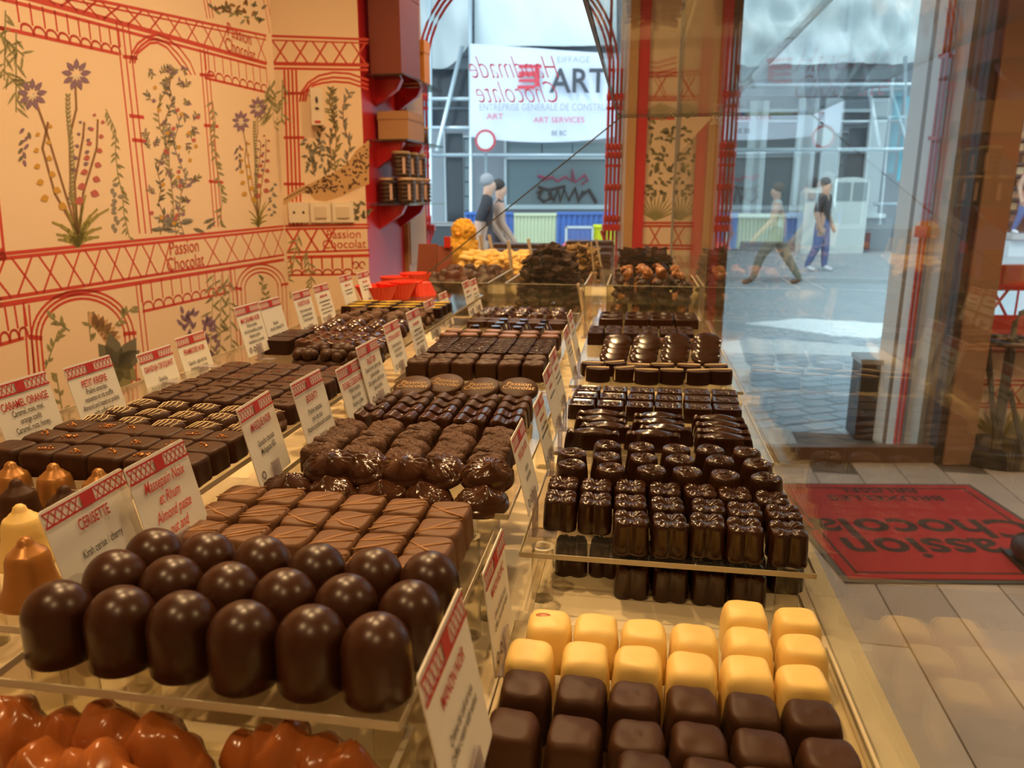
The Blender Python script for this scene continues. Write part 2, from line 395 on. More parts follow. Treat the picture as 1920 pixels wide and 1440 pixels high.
def flower(pr, bx, by, s, sx, seed):
    """the tall flowering plant; bx,by foot of it in pixels, s scale, sx horizontal scale"""
    r = random.Random(seed); X = lambda u, v: (bx+u*s*sx, by-v*s)
    for a, l in ((-48, 45), (-35, 70), (-15, 80), (-4, 95), (8, 95), (22, 85), (40, 60), (55, 42), (-62, 35), (30, 100)):
        a = radians(a); p = [X(0+sin(a)*l*t*(.5+.6*t), l*cos(a)*(t-.35*t*t*abs(sin(a))*1.6)) for t in (0, .25, .5, .75, 1)]
        for i in range(4): pr.line(bladeg, [p[i], p[i+1]], .016*s*(1-i*.22), 2)
    st = [((0, 20), (-12, 90), (-14, 190), (-2, 240), (-4, 290)), ((0, 20), (-40, 90), (-62, 170), (-52, 215)), ((2, 20), (10, 90), (34, 170), (36, 220)), ((0, 30), (-5, 110), (10, 190), (12, 215)), ((0, 20), (-55, 200), (-78, 265))]
    for q in st: pr.line(brownp, [X(*v) for v in q], .005*s+.002, 2)
    # leafy middle stem
    for k in range(26):
        t = k/25; y = 70+t*190; xx = -13+(4*sin(t*5)); pr.leaf(leafg, *X(xx, y), radians(60), 9*s, 4*s, 3); pr.leaf(leafg, *X(xx, y), radians(120), 9*s, 4*s, 3)
    for (hx, hy) in ((-2, 300), (-80, 265)):
        for k in range(9):
            a = radians(-70+k*40); pr.leaf(petp, *X(hx+cos(a)*7, hy+sin(a)*9), a, 20*s, 10*s, 3)
        for k in range(5): pr.leaf(creamp, *X(hx, hy), radians(200+k*36), 12*s, 3*s, 4)
    for k in range(11):
        t = k/10; x_ = -40-22*sin(t*2.2)-(6 if k % 2 else -6); pr.leaf(pety, *X(x_, 70+t*140), radians(200 if k % 2 else -20), 17*s*(1-.5*t), 14*s*(1-.5*t), 3)
    for k in range(13):
        t = k/12; pr.leaf(petr, *X(16+22*t+(5 if k % 2 else -5), 80+t*150), radians(-20 if k % 2 else 200), 18*s*(1-.6*t), 14*s*(1-.6*t), 3)
    for k in range(9):
        t = k/8; pr.leaf(petp, *X(4+10*t+(5 if k % 2 else -6), 130+t*85), radians(20 if k % 2 else 160), 11*s*(1-.4*t), 8*s*(1-.4*t), 3)
    for k in range(12):
        pr.leaf(leafb, *X(66+r.uniform(-7, 7), 30+k*7), radians(r.choice((200, -20, 260))), 11*s, 7*s, 3)
    for k in range(9): pr.leaf(leafd if k % 2 else petp, *X(-92+r.uniform(-6, 6), 150+k*7), radians(r.choice((230, 290))), 14*s, 6*s, 3)
def column(pr, x0, y0, x1, y1, x2, w, n=3, lay=0):
    """n thin uprights from (x0,y0) to (x1,y1) spread over x2 pixels"""
    for i in range(n): pr.line(red_print, [(x0+x2*i/(n-1), y0), (x1+x2*i/(n-1), y1)], w, lay)
rnd = random.Random(3)
A = Print(LW); w_ = .0082
# upper band
A.line(red_print, [(165, -3), (499, 67)], w_); A.line(red_print, [(120, -3), (499, 75)], w_*.6)
A.line(red_print, [(40, -8), (499, 119)], w_*1.6); A.line(red_print, [(0, -3), (499, 128)], w_)
lattice(A, (185, 3), (430, 53), (160, 26), (430, 99), 7, w_*.7); lattice(A, (475, 62), (500, 68), (475, 112), (500, 119), 1, w_*.7)
lattice(A, (60, -25), (185, 3), (10, -20), (160, 26), 3, w_*.7)
A.line(red_print, [(0, 52), (222, 101)], w_); balus(A, (30, -2), (222, 57), (30, 59), (222, 101), 9, w_*.7)
A.line(red_print, [(384, 146), (499, 173)], w_); balus(A, (384, 97), (499, 128), (384, 146), (499, 173), 8, w_*.7)
column(A, 218, 42, 262, 437, 22, w_*.8); column(A, 375, 92, 402, 425, 14, w_*.8)
for y0 in (106, 217, 262): A.line(red_print, [(226+(y0-60)*.11, y0), (252+(y0-60)*.11, y0+3)], w_*1.2)
for y0 in (140, 235, 340): A.line(red_print, [(368+(y0-60)*.085, y0), (394+(y0-60)*.085, y0+2)], w_*1.2)
for k in (0, 8, 15):
    A.line(red_print, [(243+k*.6, 118), (247+k*.7, 100), (258+k*.8, 82+k*.5), (275+k*.4, 69+k*.8), (295, 65+k), (317-k*.3, 74+k), (338-k*.7, 92+k), (356-k, 116+k*.6), (366-k, 140)], w_*.8)
A.line(red_print, [(0, 470), (8, 485)], w_*2)
A.line(red_print, [(-8, 330), (8, 480)], w_)
# lower band
A.line(red_print, [(-5, 477), (532, 424)], w_); A.line(red_print, [(-5, 486), (532, 430)], w_)
A.line(red_print, [(-5, 561), (532, 478)], w_); A.line(red_print, [(-5, 573), (532, 487)], w_*1.4)
lattice(A, (-40, 490), (322, 453), (-40, 566), (322, 511), 9, w_*.7); lattice(A, (378, 447), (532, 431), (378, 503), (532, 478), 5, w_*.7)
# lower arches
for c, rx, ry, yb in (((155, 632), 96, 88, 860), ((490, 540), 46, 44, 690)):
    for k in (0, 9, 18):
        f = 1-k/ (100 if rx > 60 else 55)
        A.arc(red_print, c, rx*f, ry*f, 0, 180, w_*.8)
        A.line(red_print, [(c[0]-rx*f, c[1]), (c[0]-rx*f+rx*.22, yb)], w_*.8); A.line(red_print, [(c[0]+rx*f, c[1]-8), (c[0]+rx*f+rx*.12, yb-30)], w_*.8)
    A.line(red_print, [(c[0]-rx-4, c[1]), (c[0]-rx*.8, c[1]+2)], w_*1.3); A.line(red_print, [(c[0]+rx*.8, c[1]-6), (c[0]+rx+4, c[1]-8)], w_*1.3)
column(A, 44, 572, 66, 850, 10, w_*.7, 2); column(A, 255, 534, 280, 760, 9, w_*.7, 2); column(A, 432, 500, 450, 700, 7, w_*.7, 2)
A.line(red_print, [(268, 584), (430, 548)], w_); balus(A, (262, 530), (430, 502), (266, 584), (430, 548), 10, w_*.7)
A.line(red_print, [(-5, 648), (44, 634)], w_); balus(A, (-10, 578), (44, 568), (-10, 649), (44, 634), 3, w_*.7)
# top cells
column(A, 380, -10, 388, 34, 12, w_*.7); column(A, 492, -10, 506, 62, 14, w_*.7)
for k in range(40):
    x = rnd.uniform(395, 490); y = 5+rnd.random()*40*(.4+.6*(x-395)/95); A.leaf(rnd.choice((leafd, leafg, brownp)), x, y, rnd.uniform(0, 6.3), 14, 6, 1)
for k in range(5): A.leaf(brownp, 515+k*7, 38-k*4, radians(25), 26, 17, 2)
flower(A, 145, 458, 1.06, 1.0, 5); flower(A, 484, 424, .74, .55, 6)
# vines inside and beside the upper arch
for st_, m in (((300, 440), leafd), ((330, 440), leafg), ((345, 440), leafb)):
    pts = [st_]
    for k in range(9): pts.append((pts[-1][0]+rnd.uniform(-20, 17), pts[-1][1]-rnd.uniform(26, 40)))
    pts = [(min(max(p[0], 258), 372), max(p[1], 95)) for p in pts]
    sprig(A, pts, m, 4, 13, 4.5, rnd, 1, brownp)
for k in range(34):
    t = rnd.random(); y = 105+t*310; x0 = 262+.09*(y-95); x1 = 356+.09*(y-95); x = rnd.uniform(x0, x1); a0 = rnd.uniform(0, 6.3)
    A.line(brownp, [(x, y), (x+13*cos(a0), y-13*sin(a0))], .0025, 2)
    for q in range(6):
        A.leaf(rnd.choice((leafd, leafg, leafb, petp)), x+(2+q*2.4)*cos(a0), y-(2+q*2.4)*sin(a0), a0+(-1)**q*rnd.uniform(.5, 1.1), rnd.uniform(7, 12), rnd.uniform(2.6, 4.2), 2)
for k in range(28): A.leaf(rnd.choice((petr, pety, petp)), rnd.uniform(270, 370), rnd.uniform(140, 430), rnd.uniform(0, 6.3), 9, 8, 3)
for k in range(14): A.leaf(leafb if k % 2 else leafd, rnd.uniform(275, 390), rnd.uniform(412, 432), rnd.uniform(-.4, .8), 24, 7, 2)
for x0, y0, x1, y1 in ((205, 205, 245, 445), (398, 190, 415, 420)):
    pts = [lerp((x0, y0), (x1, y1), t/6) for t in range(7)]; pts = [(p[0]+rnd.uniform(-7, 7), p[1]) for p in pts]
    sprig(A, pts, leafg, 5, 15, 4.5, rnd, 1, leafg)
for x0, y0, x1, y1 in ((-5, 60, 45, 105), (10, 20, 8, 150), (30, 60, 30, 210), (5, 130, 50, 180), (505, 150, 515, 240), (520, 140, 535, 230), (495, 170, 505, 215)):
    sprig(A, [(x0, y0), (x1, y1)], leafg, 9, 30, 5, rnd, 1, leafg)
# lower scene: butterfly, sprigs, hanging leaves, irises
for x, y, x1, y1 in ((85, 690, 110, 620), (170, 640, 165, 585), (120, 790, 105, 700), (215, 610, 250, 575), (120, 860, 130, 770), (130, 620, 95, 595)):
    sprig(A, [(x, y), (x1, y1)], leafg, 7, 17, 7, rnd, 1, leafg)
for k in range(9): A.leaf(brownp if k % 2 else tanp, 178+k*2, 615+k*3, radians(110-k*12), 34, 15, 2)
for a, l in ((130, 60), (105, 70), (60, 66), (40, 52)): A.leaf(leafd, 222, 690, radians(a), l, 34, 3)
for a, l in ((250, 52), (285, 58), (315, 44), (230, 36)): A.leaf(leafg, 224, 682, radians(a), l, 30, 3)
for k in range(9): A.leaf(petr, 224+38*cos(radians(250+k*10)), 686-46*sin(radians(250+k*10)), radians(250+k*10), 10, 5, 4)
for x in (400, 415, 428): sprig(A, [(x, 515), (x-8+rnd.uniform(0, 16), 660)], leafg, 14, 24, 4.5, rnd, 1, leafg)
for x, y in ((352, 600), (392, 612)):
    for k in range(16): A.leaf(petp, x+rnd.uniform(-10, 10), y+rnd.uniform(-12, 40), rnd.uniform(.5, 2.6), 17, 7, 2)
for k in range(26): A.leaf(rnd.choice((leafb, petp)), 395+rnd.uniform(-14, 14), 640+rnd.uniform(0, 70), rnd.uniform(0, 6), 13, 6, 2)
for x, y in ((490, 520), (495, 550), (505, 570)): sprig(A, [(x, y+25), (x+4, y)], leafg, 6, 12, 5, rnd, 1, leafg)
# the paper goes on towards the near end of the wall
def carry(pts_, w):
    s_, z_ = LW.px(*pts_); A.line(red_print, [(s_-.01, z_), (4.65, z_)], w, 0, False); return s_, z_
rails = [carry(p_, q_) for p_, q_ in (((-4, 477), w_), ((-4, 486), w_), ((-4, 561), w_), ((-4, 573), w_*1.4), ((2, 53), w_), ((3, -2), w_), ((45, -7), w_*1.6), ((123, -2), w_*.6), ((167, -3), w_))]
def xs(s0, z0, z1, n, step):
    for i in range(n):
        p = s0+i*step; A.line(red_print, [(p, z0), (p+step*.8, z1)], w_*.7, 0, False); A.line(red_print, [(p+step*.8, z0), (p, z1)], w_*.7, 0, False)
xs(rails[0][0]+.12, rails[1][1], rails[2][1], 24, .115); xs(rails[6][0]+.05, rails[8][1], rails[6][1], 26, .115)
for k in range(9):
    s_ = rails[0][0]+.25+k*.33
    for d_ in (0, .03, .06): A.line(red_print, [(s_+d_, rails[4][1]), (s_+d_, rails[0][1])], w_*.8, 0, False); A.line(red_print, [(s_+d_, rails[3][1]), (s_+d_, .3)], w_*.7, 0, False)
    for q in range(30):
        xx, zz, a_ = s_+.18+rnd.uniform(-.07, .07), rnd.uniform(rails[0][1]+.04, rails[4][1]-.06), rnd.uniform(0, 6.3)
        A.poly(rnd.choice((leafg, leafd, petp, leafb)), [(xx, zz), (xx+.012*cos(a_)-.005*sin(a_), zz+.012*sin(a_)+.005*cos(a_)), (xx+.026*cos(a_), zz+.026*sin(a_)), (xx+.012*cos(a_)+.005*sin(a_), zz+.012*sin(a_)-.005*cos(a_))], 1)
A.build(lw_o)
def wall_text(P, parent, body, x, y, size, m=red_print, sx=.9, slope=0):
    s_, z = P.px(x, y); me = text_mesh(body, size, sx, 0, m, line=.8); u = P.u if P.u.dot(RT) > 0 else -P.u
    frame_obj('printed_text', me, P.pt(s_, z, .0014), u, Vector((0, 0, 1)), parent)
wall_text(LW, lw_o, 'Passion\nChocolat', 347, 478, .058, sx=1.0); wall_text(LW, lw_o, 'Passion\nChocolat', 450, 80, .062, sx=1.0)
B = Print(CWALL); w2 = .011
B.line(red_print, [(499, 67), (690, 74)], w2*.8); B.line(red_print, [(499, 75), (690, 81)], w2*.5); B.line(red_print, [(499, 119), (690, 122)], w2*1.2); B.line(red_print, [(499, 128), (690, 131)], w2*.8)
lattice(B, (505, 75), (690, 80), (505, 119), (690, 122), 5, w2*.6)
column(B, 533, 132, 543, 425, 22, w2*.7, 4)
for y0 in (175, 258, 345): B.line(red_print, [(533, y0), (570, y0)], w2)
for k in (0, 9, 17): B.line(red_print, [(562+k*.6, 190), (566+k*.6, 172), (578+k*.6, 155+k*.3), (598+k*.4, 142+k*.8), (625, 136+k), (655, 138+k), (690, 150+k)], w2*.7)
B.line(red_print, [(530, 424), (692, 421)], w2*.8); B.line(red_print, [(530, 430), (692, 427)], w2*.8); B.line(red_print, [(530, 474), (692, 469)], w2*.8); B.line(red_print, [(530, 483), (692, 479)], w2*1.2)
lattice(B, (532, 430), (632, 428), (532, 474), (632, 471), 3, w2*.7)
B.line(red_print, [(540, 516), (692, 514)], w2*.8); balus(B, (545, 483), (660, 480), (545, 517), (660, 515), 6, w2*.6)
for sg_ in (-1, 1):
    B.arc(red_print, (673+sg_*6, 497), 5, 6, 90-sg_*90, 90+sg_*200, w2*.5)
for x, m in ((590, leafd), (630, leafg), (655, leafb), (610, leafd)):
    pts = [(x, 330)]
    for k in range(5): pts.append((pts[-1][0]+rnd.uniform(-16, 16), pts[-1][1]-rnd.uniform(24, 38)))
    sprig(B, pts, m, 6, 14, 5, rnd, 1, brownp)
for k in range(26): B.leaf(rnd.choice((leafd, leafb)), rnd.uniform(572, 612), rnd.uniform(255, 318), rnd.uniform(0, 6.3), 13, 6, 2)
for x0, y0, x1, y1 in ((515, 480, 545, 560), (560, 440, 545, 520), (575, 470, 585, 540), (530, 150, 528, 230)): sprig(B, [(x0, y0), (x1, y1)], leafg, 10, 22, 4, rnd, 1, leafg)
# the leopard
body = [(692, 262), (668, 282), (652, 305), (630, 322), (600, 335), (580, 345), (560, 352), (540, 366), (528, 380), (530, 386), (545, 377), (565, 362), (580, 362), (590, 375), (610, 378), (640, 368), (665, 356), (692, 345)]
for i in range(len(body)//2-1):
    j = len(body)-1-i; B.ppoly(tanp, [body[i], body[i+1], body[j-1], body[j]], 3)
for k in range(150):
    x = rnd.uniform(575, 692); t = (x-575)/117; yt = 350-88*t**1.2; yb = 366+8*sin(t*3)-20*t; y = rnd.uniform(yt+3, yb-3)
    if yb-yt > 8: B.leaf(spotp, x, y, rnd.uniform(0, 6.3), rnd.uniform(4, 7), 4, 4)
for k in range(10): B.leaf(spotp, 533+k*4.5, 376-k*2.4, 1.2, 6, 3, 4)
for k in range(14): B.leaf(leafd, rnd.uniform(660, 692), rnd.uniform(380, 418), rnd.uniform(0, 3), 15, 6, 2)
B.build(cw_o)
wall_text(CWALL, cw_o, 'Passion\nChocolat', 645, 449, .050, sx=.95)
# pier print
Cq = Print(FAC)
FP = lambda x, y: (x, y)
Cq.line(red_print, [(1206, 222), (1264, 222)], .012)
for y in (112, 121, 132, 140): Cq.line(red_print, [(1204, y+3), (1232, y+6), (1268, y-4)], .012)
Cq.line(red_print, [(1204, 143), (1268, 143)], .01); Cq.line(red_print, [(1204, 186), (1268, 186)], .014)
for x in (1235, 1290): Cq.line(red_print, [(x-10, 146), (x+12, 184)], .008); Cq.line(red_print, [(x+12, 146), (x-10, 184)], .008)
for y in (418, 424, 460, 466): Cq.line(red_print, [(1197, y), (1300, y)], .012)
for x in (1228, 1280): Cq.line(red_print, [(x-10, 425), (x+10, 462)], .008); Cq.line(red_print, [(x+10, 425), (x-10, 462)], .008)
for k in range(110): Cq.leaf(rnd.choice((leafd, leafg, leafd)), rnd.uniform(1208, 1300), rnd.uniform(205, 370), rnd.uniform(0, 6.3), rnd.uniform(9, 16), 6, 1)
for k in range(12):
    a = radians(25+k*11); Cq.leaf(leafg, 1228, 414, a, 54, 3, 2)
Cq.build(pier)
D = Print(SW)
for y in (712, 720, 756, 762): D.line(red_print, [(1770, y), (1925, y+2)], .014)
lattice(D, (1775, 718), (1925, 720), (1775, 757), (1925, 759), 4, .011)
for k in range(9): D.line(red_print, [(1765+k*5, 768), (1775+k*4, 808+rnd.uniform(-10, 5))], .008); D.line(red_print, [(1765, 772+k*4), (1812, 778+k*3)], .006)
column(D, 1812, 764, 1812, 786, 10, .008, 2); column(D, 1848, 764, 1848, 786, 10, .008, 2)
for k in range(10): D.leaf(bladeg, 1870, 822, radians(20+k*14), 62, 9, 2)
for k in range(8): D.leaf(bladeg, 1915, 826, radians(40+k*14), 55, 9, 2)
D.line(mat('print_ochre', (.40, .20, .06), .7), [(1765, 823), (1925, 826)], .05, 1)
D.build(low)
# ------------------------------------------------------------------ display case
ZB = 1.115                                   # floor of the case
GX = .147                                    # customer side glass
XL = -.53; Y0c, Y1c = .10, 3.42
base_m = mat('case_floor', (.80, .70, .50), .3, var=.08, vscale=8)
ledge_m = mat('case_ledge', (.76, .64, .44), .4, var=.12, vscale=9)
case = thing('display_case', 'long glass fronted chocolate counter with a cream floor', 'display case', (-.19, 1.7, 0))
inv_c = Matrix.Translation(-case.location)
def cpart(mb, name, m, sm=False, parent=case, iv=inv_c):
    o = mb.build(name, m, parent, sm); o.data.transform(iv); return o
cpart(MB().box(XL, Y0c, 0.02, GX+.012, Y1c, ZB-.03), 'body', mat('case_body', (.28, .20, .12), .5))
cpart(MB().box(XL, Y0c, ZB-.03, GX-.012, Y1c, ZB), 'floor_panel', base_m)
cpart(MB().box(GX-.012, Y0c, ZB-.03, GX+.016, Y1c, ZB+.002), 'side_ledge', ledge_m)
for k in range(8): cpart(MB().box(-.088+.0, .30+k*.36, ZB, -.068, .30+k*.36+.355, ZB+.0016), 'floor_strip', ledge_m)
cpart(MB().box(GX-.0056, Y0c, ZB+.002, GX-.004, 1.655, H+.157), 'side_glass', case_g)
cpart(MB().box(GX-.0056, 1.661, ZB+.002, GX-.004, Y1c, H+.157), 'side_glass', case_g)
ZT = H+.157
cpart(MB().box(-.05, .16, ZT, GX+.002, 1.69, ZT+.006), 'top_glass', case_g)
edge_g = mat('glass_edge', (.05, .055, .045), .25)
cpart(MB().box(-.053, .16, ZT-.0005, -.05, 1.69, ZT+.0065).box(-.053, 1.69, ZT-.0005, GX+.002, 1.6925, ZT+.0065), 'glass_rim', edge_g)
cpart(MB().box(GX+.002, .16, ZT-.0005, GX+.0045, 1.69, ZT+.0065), 'glass_rim', edge_g)
# end pane with its slanted staff side
YP = 1.668
sl0 = ony(1165, 226, YP); sl1 = ony(742, 560, YP)
zz = ZB
xb = sl1.x-(sl1.z-zz)*(sl0.x-sl1.x)/(sl0.z-sl1.z)*1.0
for yy, thick, nm, mm in ((YP, .005, 'end_glass', case_g),):
    v = [(x, y, z) for y in (yy, yy+thick) for x, z in ((sl1.x, sl1.z), (GX-.004, sl1.z), (GX-.004, ZT), (sl0.x, ZT))]
    o = mk(nm, v, [(0, 1, 2, 3), (7, 6, 5, 4), (0, 4, 5, 1), (1, 5, 6, 2), (2, 6, 7, 3), (3, 7, 4, 0)], mm, case); o.data.transform(inv_c)
cpart(MB().tube([(sl1.x, YP, sl1.z), (sl0.x, YP, ZT)], .0016, 6), 'glass_rim', edge_g)
cpart(MB().tube([(GX-.001, 1.658, ZB), (GX-.001, 1.658, ZT)], .0022, 6), 'corner_seam', mat('brass_seam', (.35, .22, .08), .3, metal=.7))
cpart(MB().lathe([(.012, 0), (.012, .004), (.006, .005), (.006, .012), (.012, .013), (.012, .017)], 14, (GX-.001, 1.655, ZT-.02)), 'glass_clamp', mat('chrome', (.8, .75, .6), .15, metal=1))
cpart(MB().box(GX-.01, Y1c-.03, ZB, GX+.01, Y1c, ZT+.6), 'end_post', mat('grey_post', (.30, .27, .24), .35, metal=.5))
# ------------------------------------------------------------------ acrylic risers
def riser(label, x0, x1, y0, y1, z, zfloor=ZB, posts=True, t=.004, inset=.012):
    r = thing('acrylic_riser', label, 'shelf', ((x0+x1)/2, (y0+y1)/2, zfloor)); iv = Matrix.Translation(-r.location)
    o = MB().box(x0, y0, z-t, x1, y1, z).build('sheet', acry, r); o.data.transform(iv)
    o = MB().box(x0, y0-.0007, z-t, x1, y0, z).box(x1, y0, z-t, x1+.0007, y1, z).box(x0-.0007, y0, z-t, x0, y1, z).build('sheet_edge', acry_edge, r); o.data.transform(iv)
    if posts:
        for px_ in (x0+.016, x1-.016):
            for py_ in (y0+inset, y1-inset):
                b = MB(); b.lathe([(.0085, zfloor), (.0085, z-t)], 18, (px_, py_, 0)); o = b.build('post', acry, r, True); o.data.transform(iv)
                b = MB()
                for zz_ in (z+.0002,):
                    n = 18
                    for j in range(n):
                        a0, a1 = 2*pi*j/n, 2*pi*(j+1)/n
                        q = [(px_+rr*cos(a), py_+rr*sin(a), zz_) for rr, a in ((.006, a0), (.0088, a0), (.0088, a1), (.006, a1))]; b.add(q, [(0, 1, 2, 3)])
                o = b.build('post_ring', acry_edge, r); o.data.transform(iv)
    return r
ZL1 = 1.2275; ZL2 = 1.222; ZD = 1.208; ZMK = 1.192; ZM2 = 1.203; ZM3 = 1.187; ZR0 = 1.130; ZR1 = 1.159; ZR2 = 1.168; ZR3 = 1.178
riser('clear riser under the gold beaded and striped chocolates', -.52, -.285, .428, .775, ZL1)
riser('clear riser under the nut clusters and glossy balls', -.525, -.309, .815, 1.53, ZL2)
riser('clear riser carrying the big dark domes', -.283, -.090, .262, .375, ZD, inset=.034)
riser('clear riser under the pale brown drizzled squares', -.292, -.092, .385, .486, ZMK)
riser('clear riser under the mask shaped chocolates', -.277, -.083, .490, .84, ZM2)
riser('clear riser under the ripple topped dark squares', -.305, -.105, .925, 1.55, ZM3)
riser('clear low tray under the cream and brown cubes', -.075, .133, .300, .475, ZR0, posts=False)
riser('clear riser under the butterfly and rose chocolates', -.079, .134, .522, .722, ZR1)
riser('clear riser under the sweet shaped chocolate bars', -.080, .138, .732, .955, ZR2)
riser('clear riser under the white striped dark ovals', -.082, .1385, .972, 1.56, ZR3)
# ------------------------------------------------------------------ chocolate
def choc(name, c, rough=.38, var=.25, **k): return mat(name, c, rough, var=var, vscale=60, **k)
dk = choc('dark_chocolate', (.030, .011, .0055), .40, spec=.14)
dkg = choc('dark_chocolate_gloss', (.034, .012, .005), .16, spec=.5)
dm = choc('dome_chocolate', (.042, .0125, .004), .30, spec=.45)
md = choc('brown_chocolate', (.051, .020, .0085), .45, spec=.2)
mdr = choc('brown_rough_chocolate', (.090, .038, .016), .5, spec=.3, bump=.9, bscale=500)
mk_ = choc('milk_chocolate', (.165, .078, .036), .5, var=.12, spec=.25)
gloss_m = choc('brown_gloss_chocolate', (.052, .018, .007), .17, spec=.5)
ivory = choc('ivory_chocolate', (.84, .60, .20), .45, var=.06, sss=.12)
orange_m = choc('caramel_chocolate', (.36, .105, .022), .2, var=.12, spec=.45)
driz_o = mat('drizzle_orange', (.40, .20, .075), .5); driz_w = mat('drizzle_white', (.72, .55, .30), .45); driz_y = mat('drizzle_yellow', (.75, .50, .02), .45); driz_m = choc('line_chocolate', (.040, .015, .007), .15, spec=.6); driz_b = mat('drizzle_caramel', (.22, .085, .02), .45)
gold = mat('gold_dust', (.40, .18, .045), .34, metal=.4, var=.15, vscale=80); bead_m = mat('gold_bead', (.80, .34, .10), .22, metal=.7)
goldprint = mat('gold_print', (.34, .19, .04), .4, metal=.2); nib_m = mat('cocoa_nib', (.055, .018, .007), .35); redbit = mat('red_crumb', (.30, .06, .03), .5)
orangepeel = mat('candied_nut', (.27, .09, .016), .4, var=.4, vscale=120); flat_gloss = choc('flat_gloss_chocolate', (.040, .015, .006), .08, spec=.6)
def sup(ax, ay, p=6, n=48):
    r = []
    for i in range(n):
        t = 2*pi*i/n; c, s = cos(t), sin(t); k = (abs(c)**p+abs(s)**p)**(-1/p); r.append((ax*c*k, ay*s*k))
    return r
def mould(outline, h, taper=.9, edge=.22, eh=.25, rings=8, relief=None, rough=0, seed=0, m=None, name='chocolate', dome=0.0):
    """solid with a star shaped outline: sides drafted by taper, rounded shoulder, relief on top"""
    n = len(outline); prof = [(.94, 0), (.985, .02*h), (1, .08*h), ((1+taper)/2+.01, .5*h)]
    for k in range(5):
        a = pi/2*k/4; prof.append((taper-edge*taper*(1-cos(a)), h*(1-eh)+h*eh*sin(a)))
    s1 = prof[-1][0]
    for k in range(1, rings): prof.append((s1*(1-k/rings), h))
    v = []; f = []; rs = noise
    for k, (s, z) in enumerate(prof):
        for x, y in outline:
            X, Y = x*s, y*s; Z = z
            if k >= 4:
                q = min(1, (1-s)/(1-s1*.999)) if s > s1 else 1
                if relief: Z += relief(X, Y)*q
                Z += dome*(1-(s/taper)**2)
            if rough and k > 0:
                d = noise.noise_vector(Vector((X*90+seed*7, Y*90, Z*90)))*rough; X += d.x; Y += d.y; Z += d.z if k >= 3 else 0
            v.append((X, Y, Z))
    for k in range(len(prof)-1):
        for j in range(n): f.append((k*n+j, k*n+(j+1) % n, (k+1)*n+(j+1) % n, (k+1)*n+j))
    top = len(v); Z = h+dome+(relief(0, 0) if relief else 0); v.append((0, 0, Z)); L = (len(prof)-1)*n
    for j in range(n): f.append((L+j, L+(j+1) % n, top))
    f.append(tuple(reversed(range(n))))
    o = mk(name, v, f, m, None, True); me = o.data; bpy.data.objects.remove(o); return me
def strokes(lines, w, zf, m, name='drizzle', th=.0006):
    """raised drizzle lines lying on a top surface of height zf(x,y)"""
    b = MB()
    for L in lines:
        b.tube([(x, y, zf(x, y)) for x, y in L], [w*.5]+[w]*(len(L)-2)+[w*.5] if len(L) > 2 else w, 5)
    me = b.mesh(name, m, True)
    return me
ORD = ['first', 'second', 'third', 'fourth', 'fifth', 'sixth', 'seventh', 'eighth', 'ninth', 'tenth']
def place(name, meshes, pts, label, group, cat='chocolate', rot=0, jit=3, kids=None, zj=0, tilt=0, rotf=None, rows=None, noun=None):
    """one object for each piece; kids: list of (part name, [meshes])"""
    out = []
    for i, p in enumerate(pts):
        o = ob(name, meshes[i % len(meshes)], None, p)
        o.rotation_euler = (radians(random.uniform(-tilt, tilt)), radians(random.uniform(-tilt, tilt)), radians((rotf(i) if rotf else rot)+random.uniform(-jit, jit)))
        lab = label
        if rows:
            j = i
            for cnt_, rd in rows:
                if j < cnt_: lab = '%s %s from the price cards, %s' % (ORD[j], noun, rd); break
                j -= cnt_
        tag(o, lab, cat, group)
        for kn, km in (kids or []):
            m_ = km[(i*7+i//3) % len(km)]
            if m_ is not None: ob(kn, m_, o)
        out.append(o)
    return out
def grid(bl, br, fl, fr, nx, ny, z, skip=()):
    """world grid between back-left.. front-right (x,y)"""
    r = []
    for j in range(ny):
        v = j/(ny-1) if ny > 1 else 0
        for i in range(nx):
            u = i/(nx-1) if nx > 1 else 0
            if (i, j) in skip: continue
            x = (bl[0]*(1-u)+br[0]*u)*(1-v)+(fl[0]*(1-u)+fr[0]*u)*v; y = (bl[1]*(1-u)+br[1]*u)*(1-v)+(fl[1]*(1-u)+fr[1]*u)*v
            r.append((x+random.uniform(-.0006, .0006), y+random.uniform(-.0006, .0006), z))
    return r
def pxs(l, zt, zs, sc=None): 
    r = []
    for q in l:
        p = onz(q[0], q[1], zt); r.append((p.x, p.y, zs))
    return r
# ---- right column -------------------------------------------------------
man_w = [mould(sup(.0147, .0147, 5), .030, .93, .30, .28, 5, None, .0010, s, ivory, 'manon', .0016) for s in (1, 2, 3)]
man_b = [mould(sup(.0147, .0147, 5), .030, .93, .26, .26, 5, None, .0012, s, md if s % 2 else md, 'manon', .0014) for s in (4, 5, 6)]
wl = [(1398, 1142), (1497, 1155), (1030, 1160), (1118, 1168), (1208, 1178), (1303, 1188), (1405, 1194), (1507, 1207), (993, 1218), (1098, 1223), (1197, 1230), (1298, 1243), (1403, 1250), (1508, 1267)]
bl_ = [(985, 1278), (1090, 1288), (1190, 1300), (1300, 1310), (1412, 1322), (1525, 1335), (960, 1355), (1076, 1368), (1195, 1376), (1312, 1382), (1430, 1394), (1560, 1412), (1210, 1440), (1335, 1452), (1440, 1470)]
cubes_ = place('cream_cube_chocolate', man_w, pxs(wl, ZR0+.0305, ZR0), 'plump ivory cube', 'ivory cubes on the low tray', jit=2, noun='plump ivory cube', rows=[(2, 'short row behind the others'), (6, 'middle row of ivory cubes'), (6, 'row touching the brown cubes')])
_b = MB(); _b.ball((-.004, .003, .0308), .005, 12, 6, (1, .55, .16)); _b.build('caramel_smear', mat('caramel_smear', (.45, .13, .02), .35), cubes_[2], True)
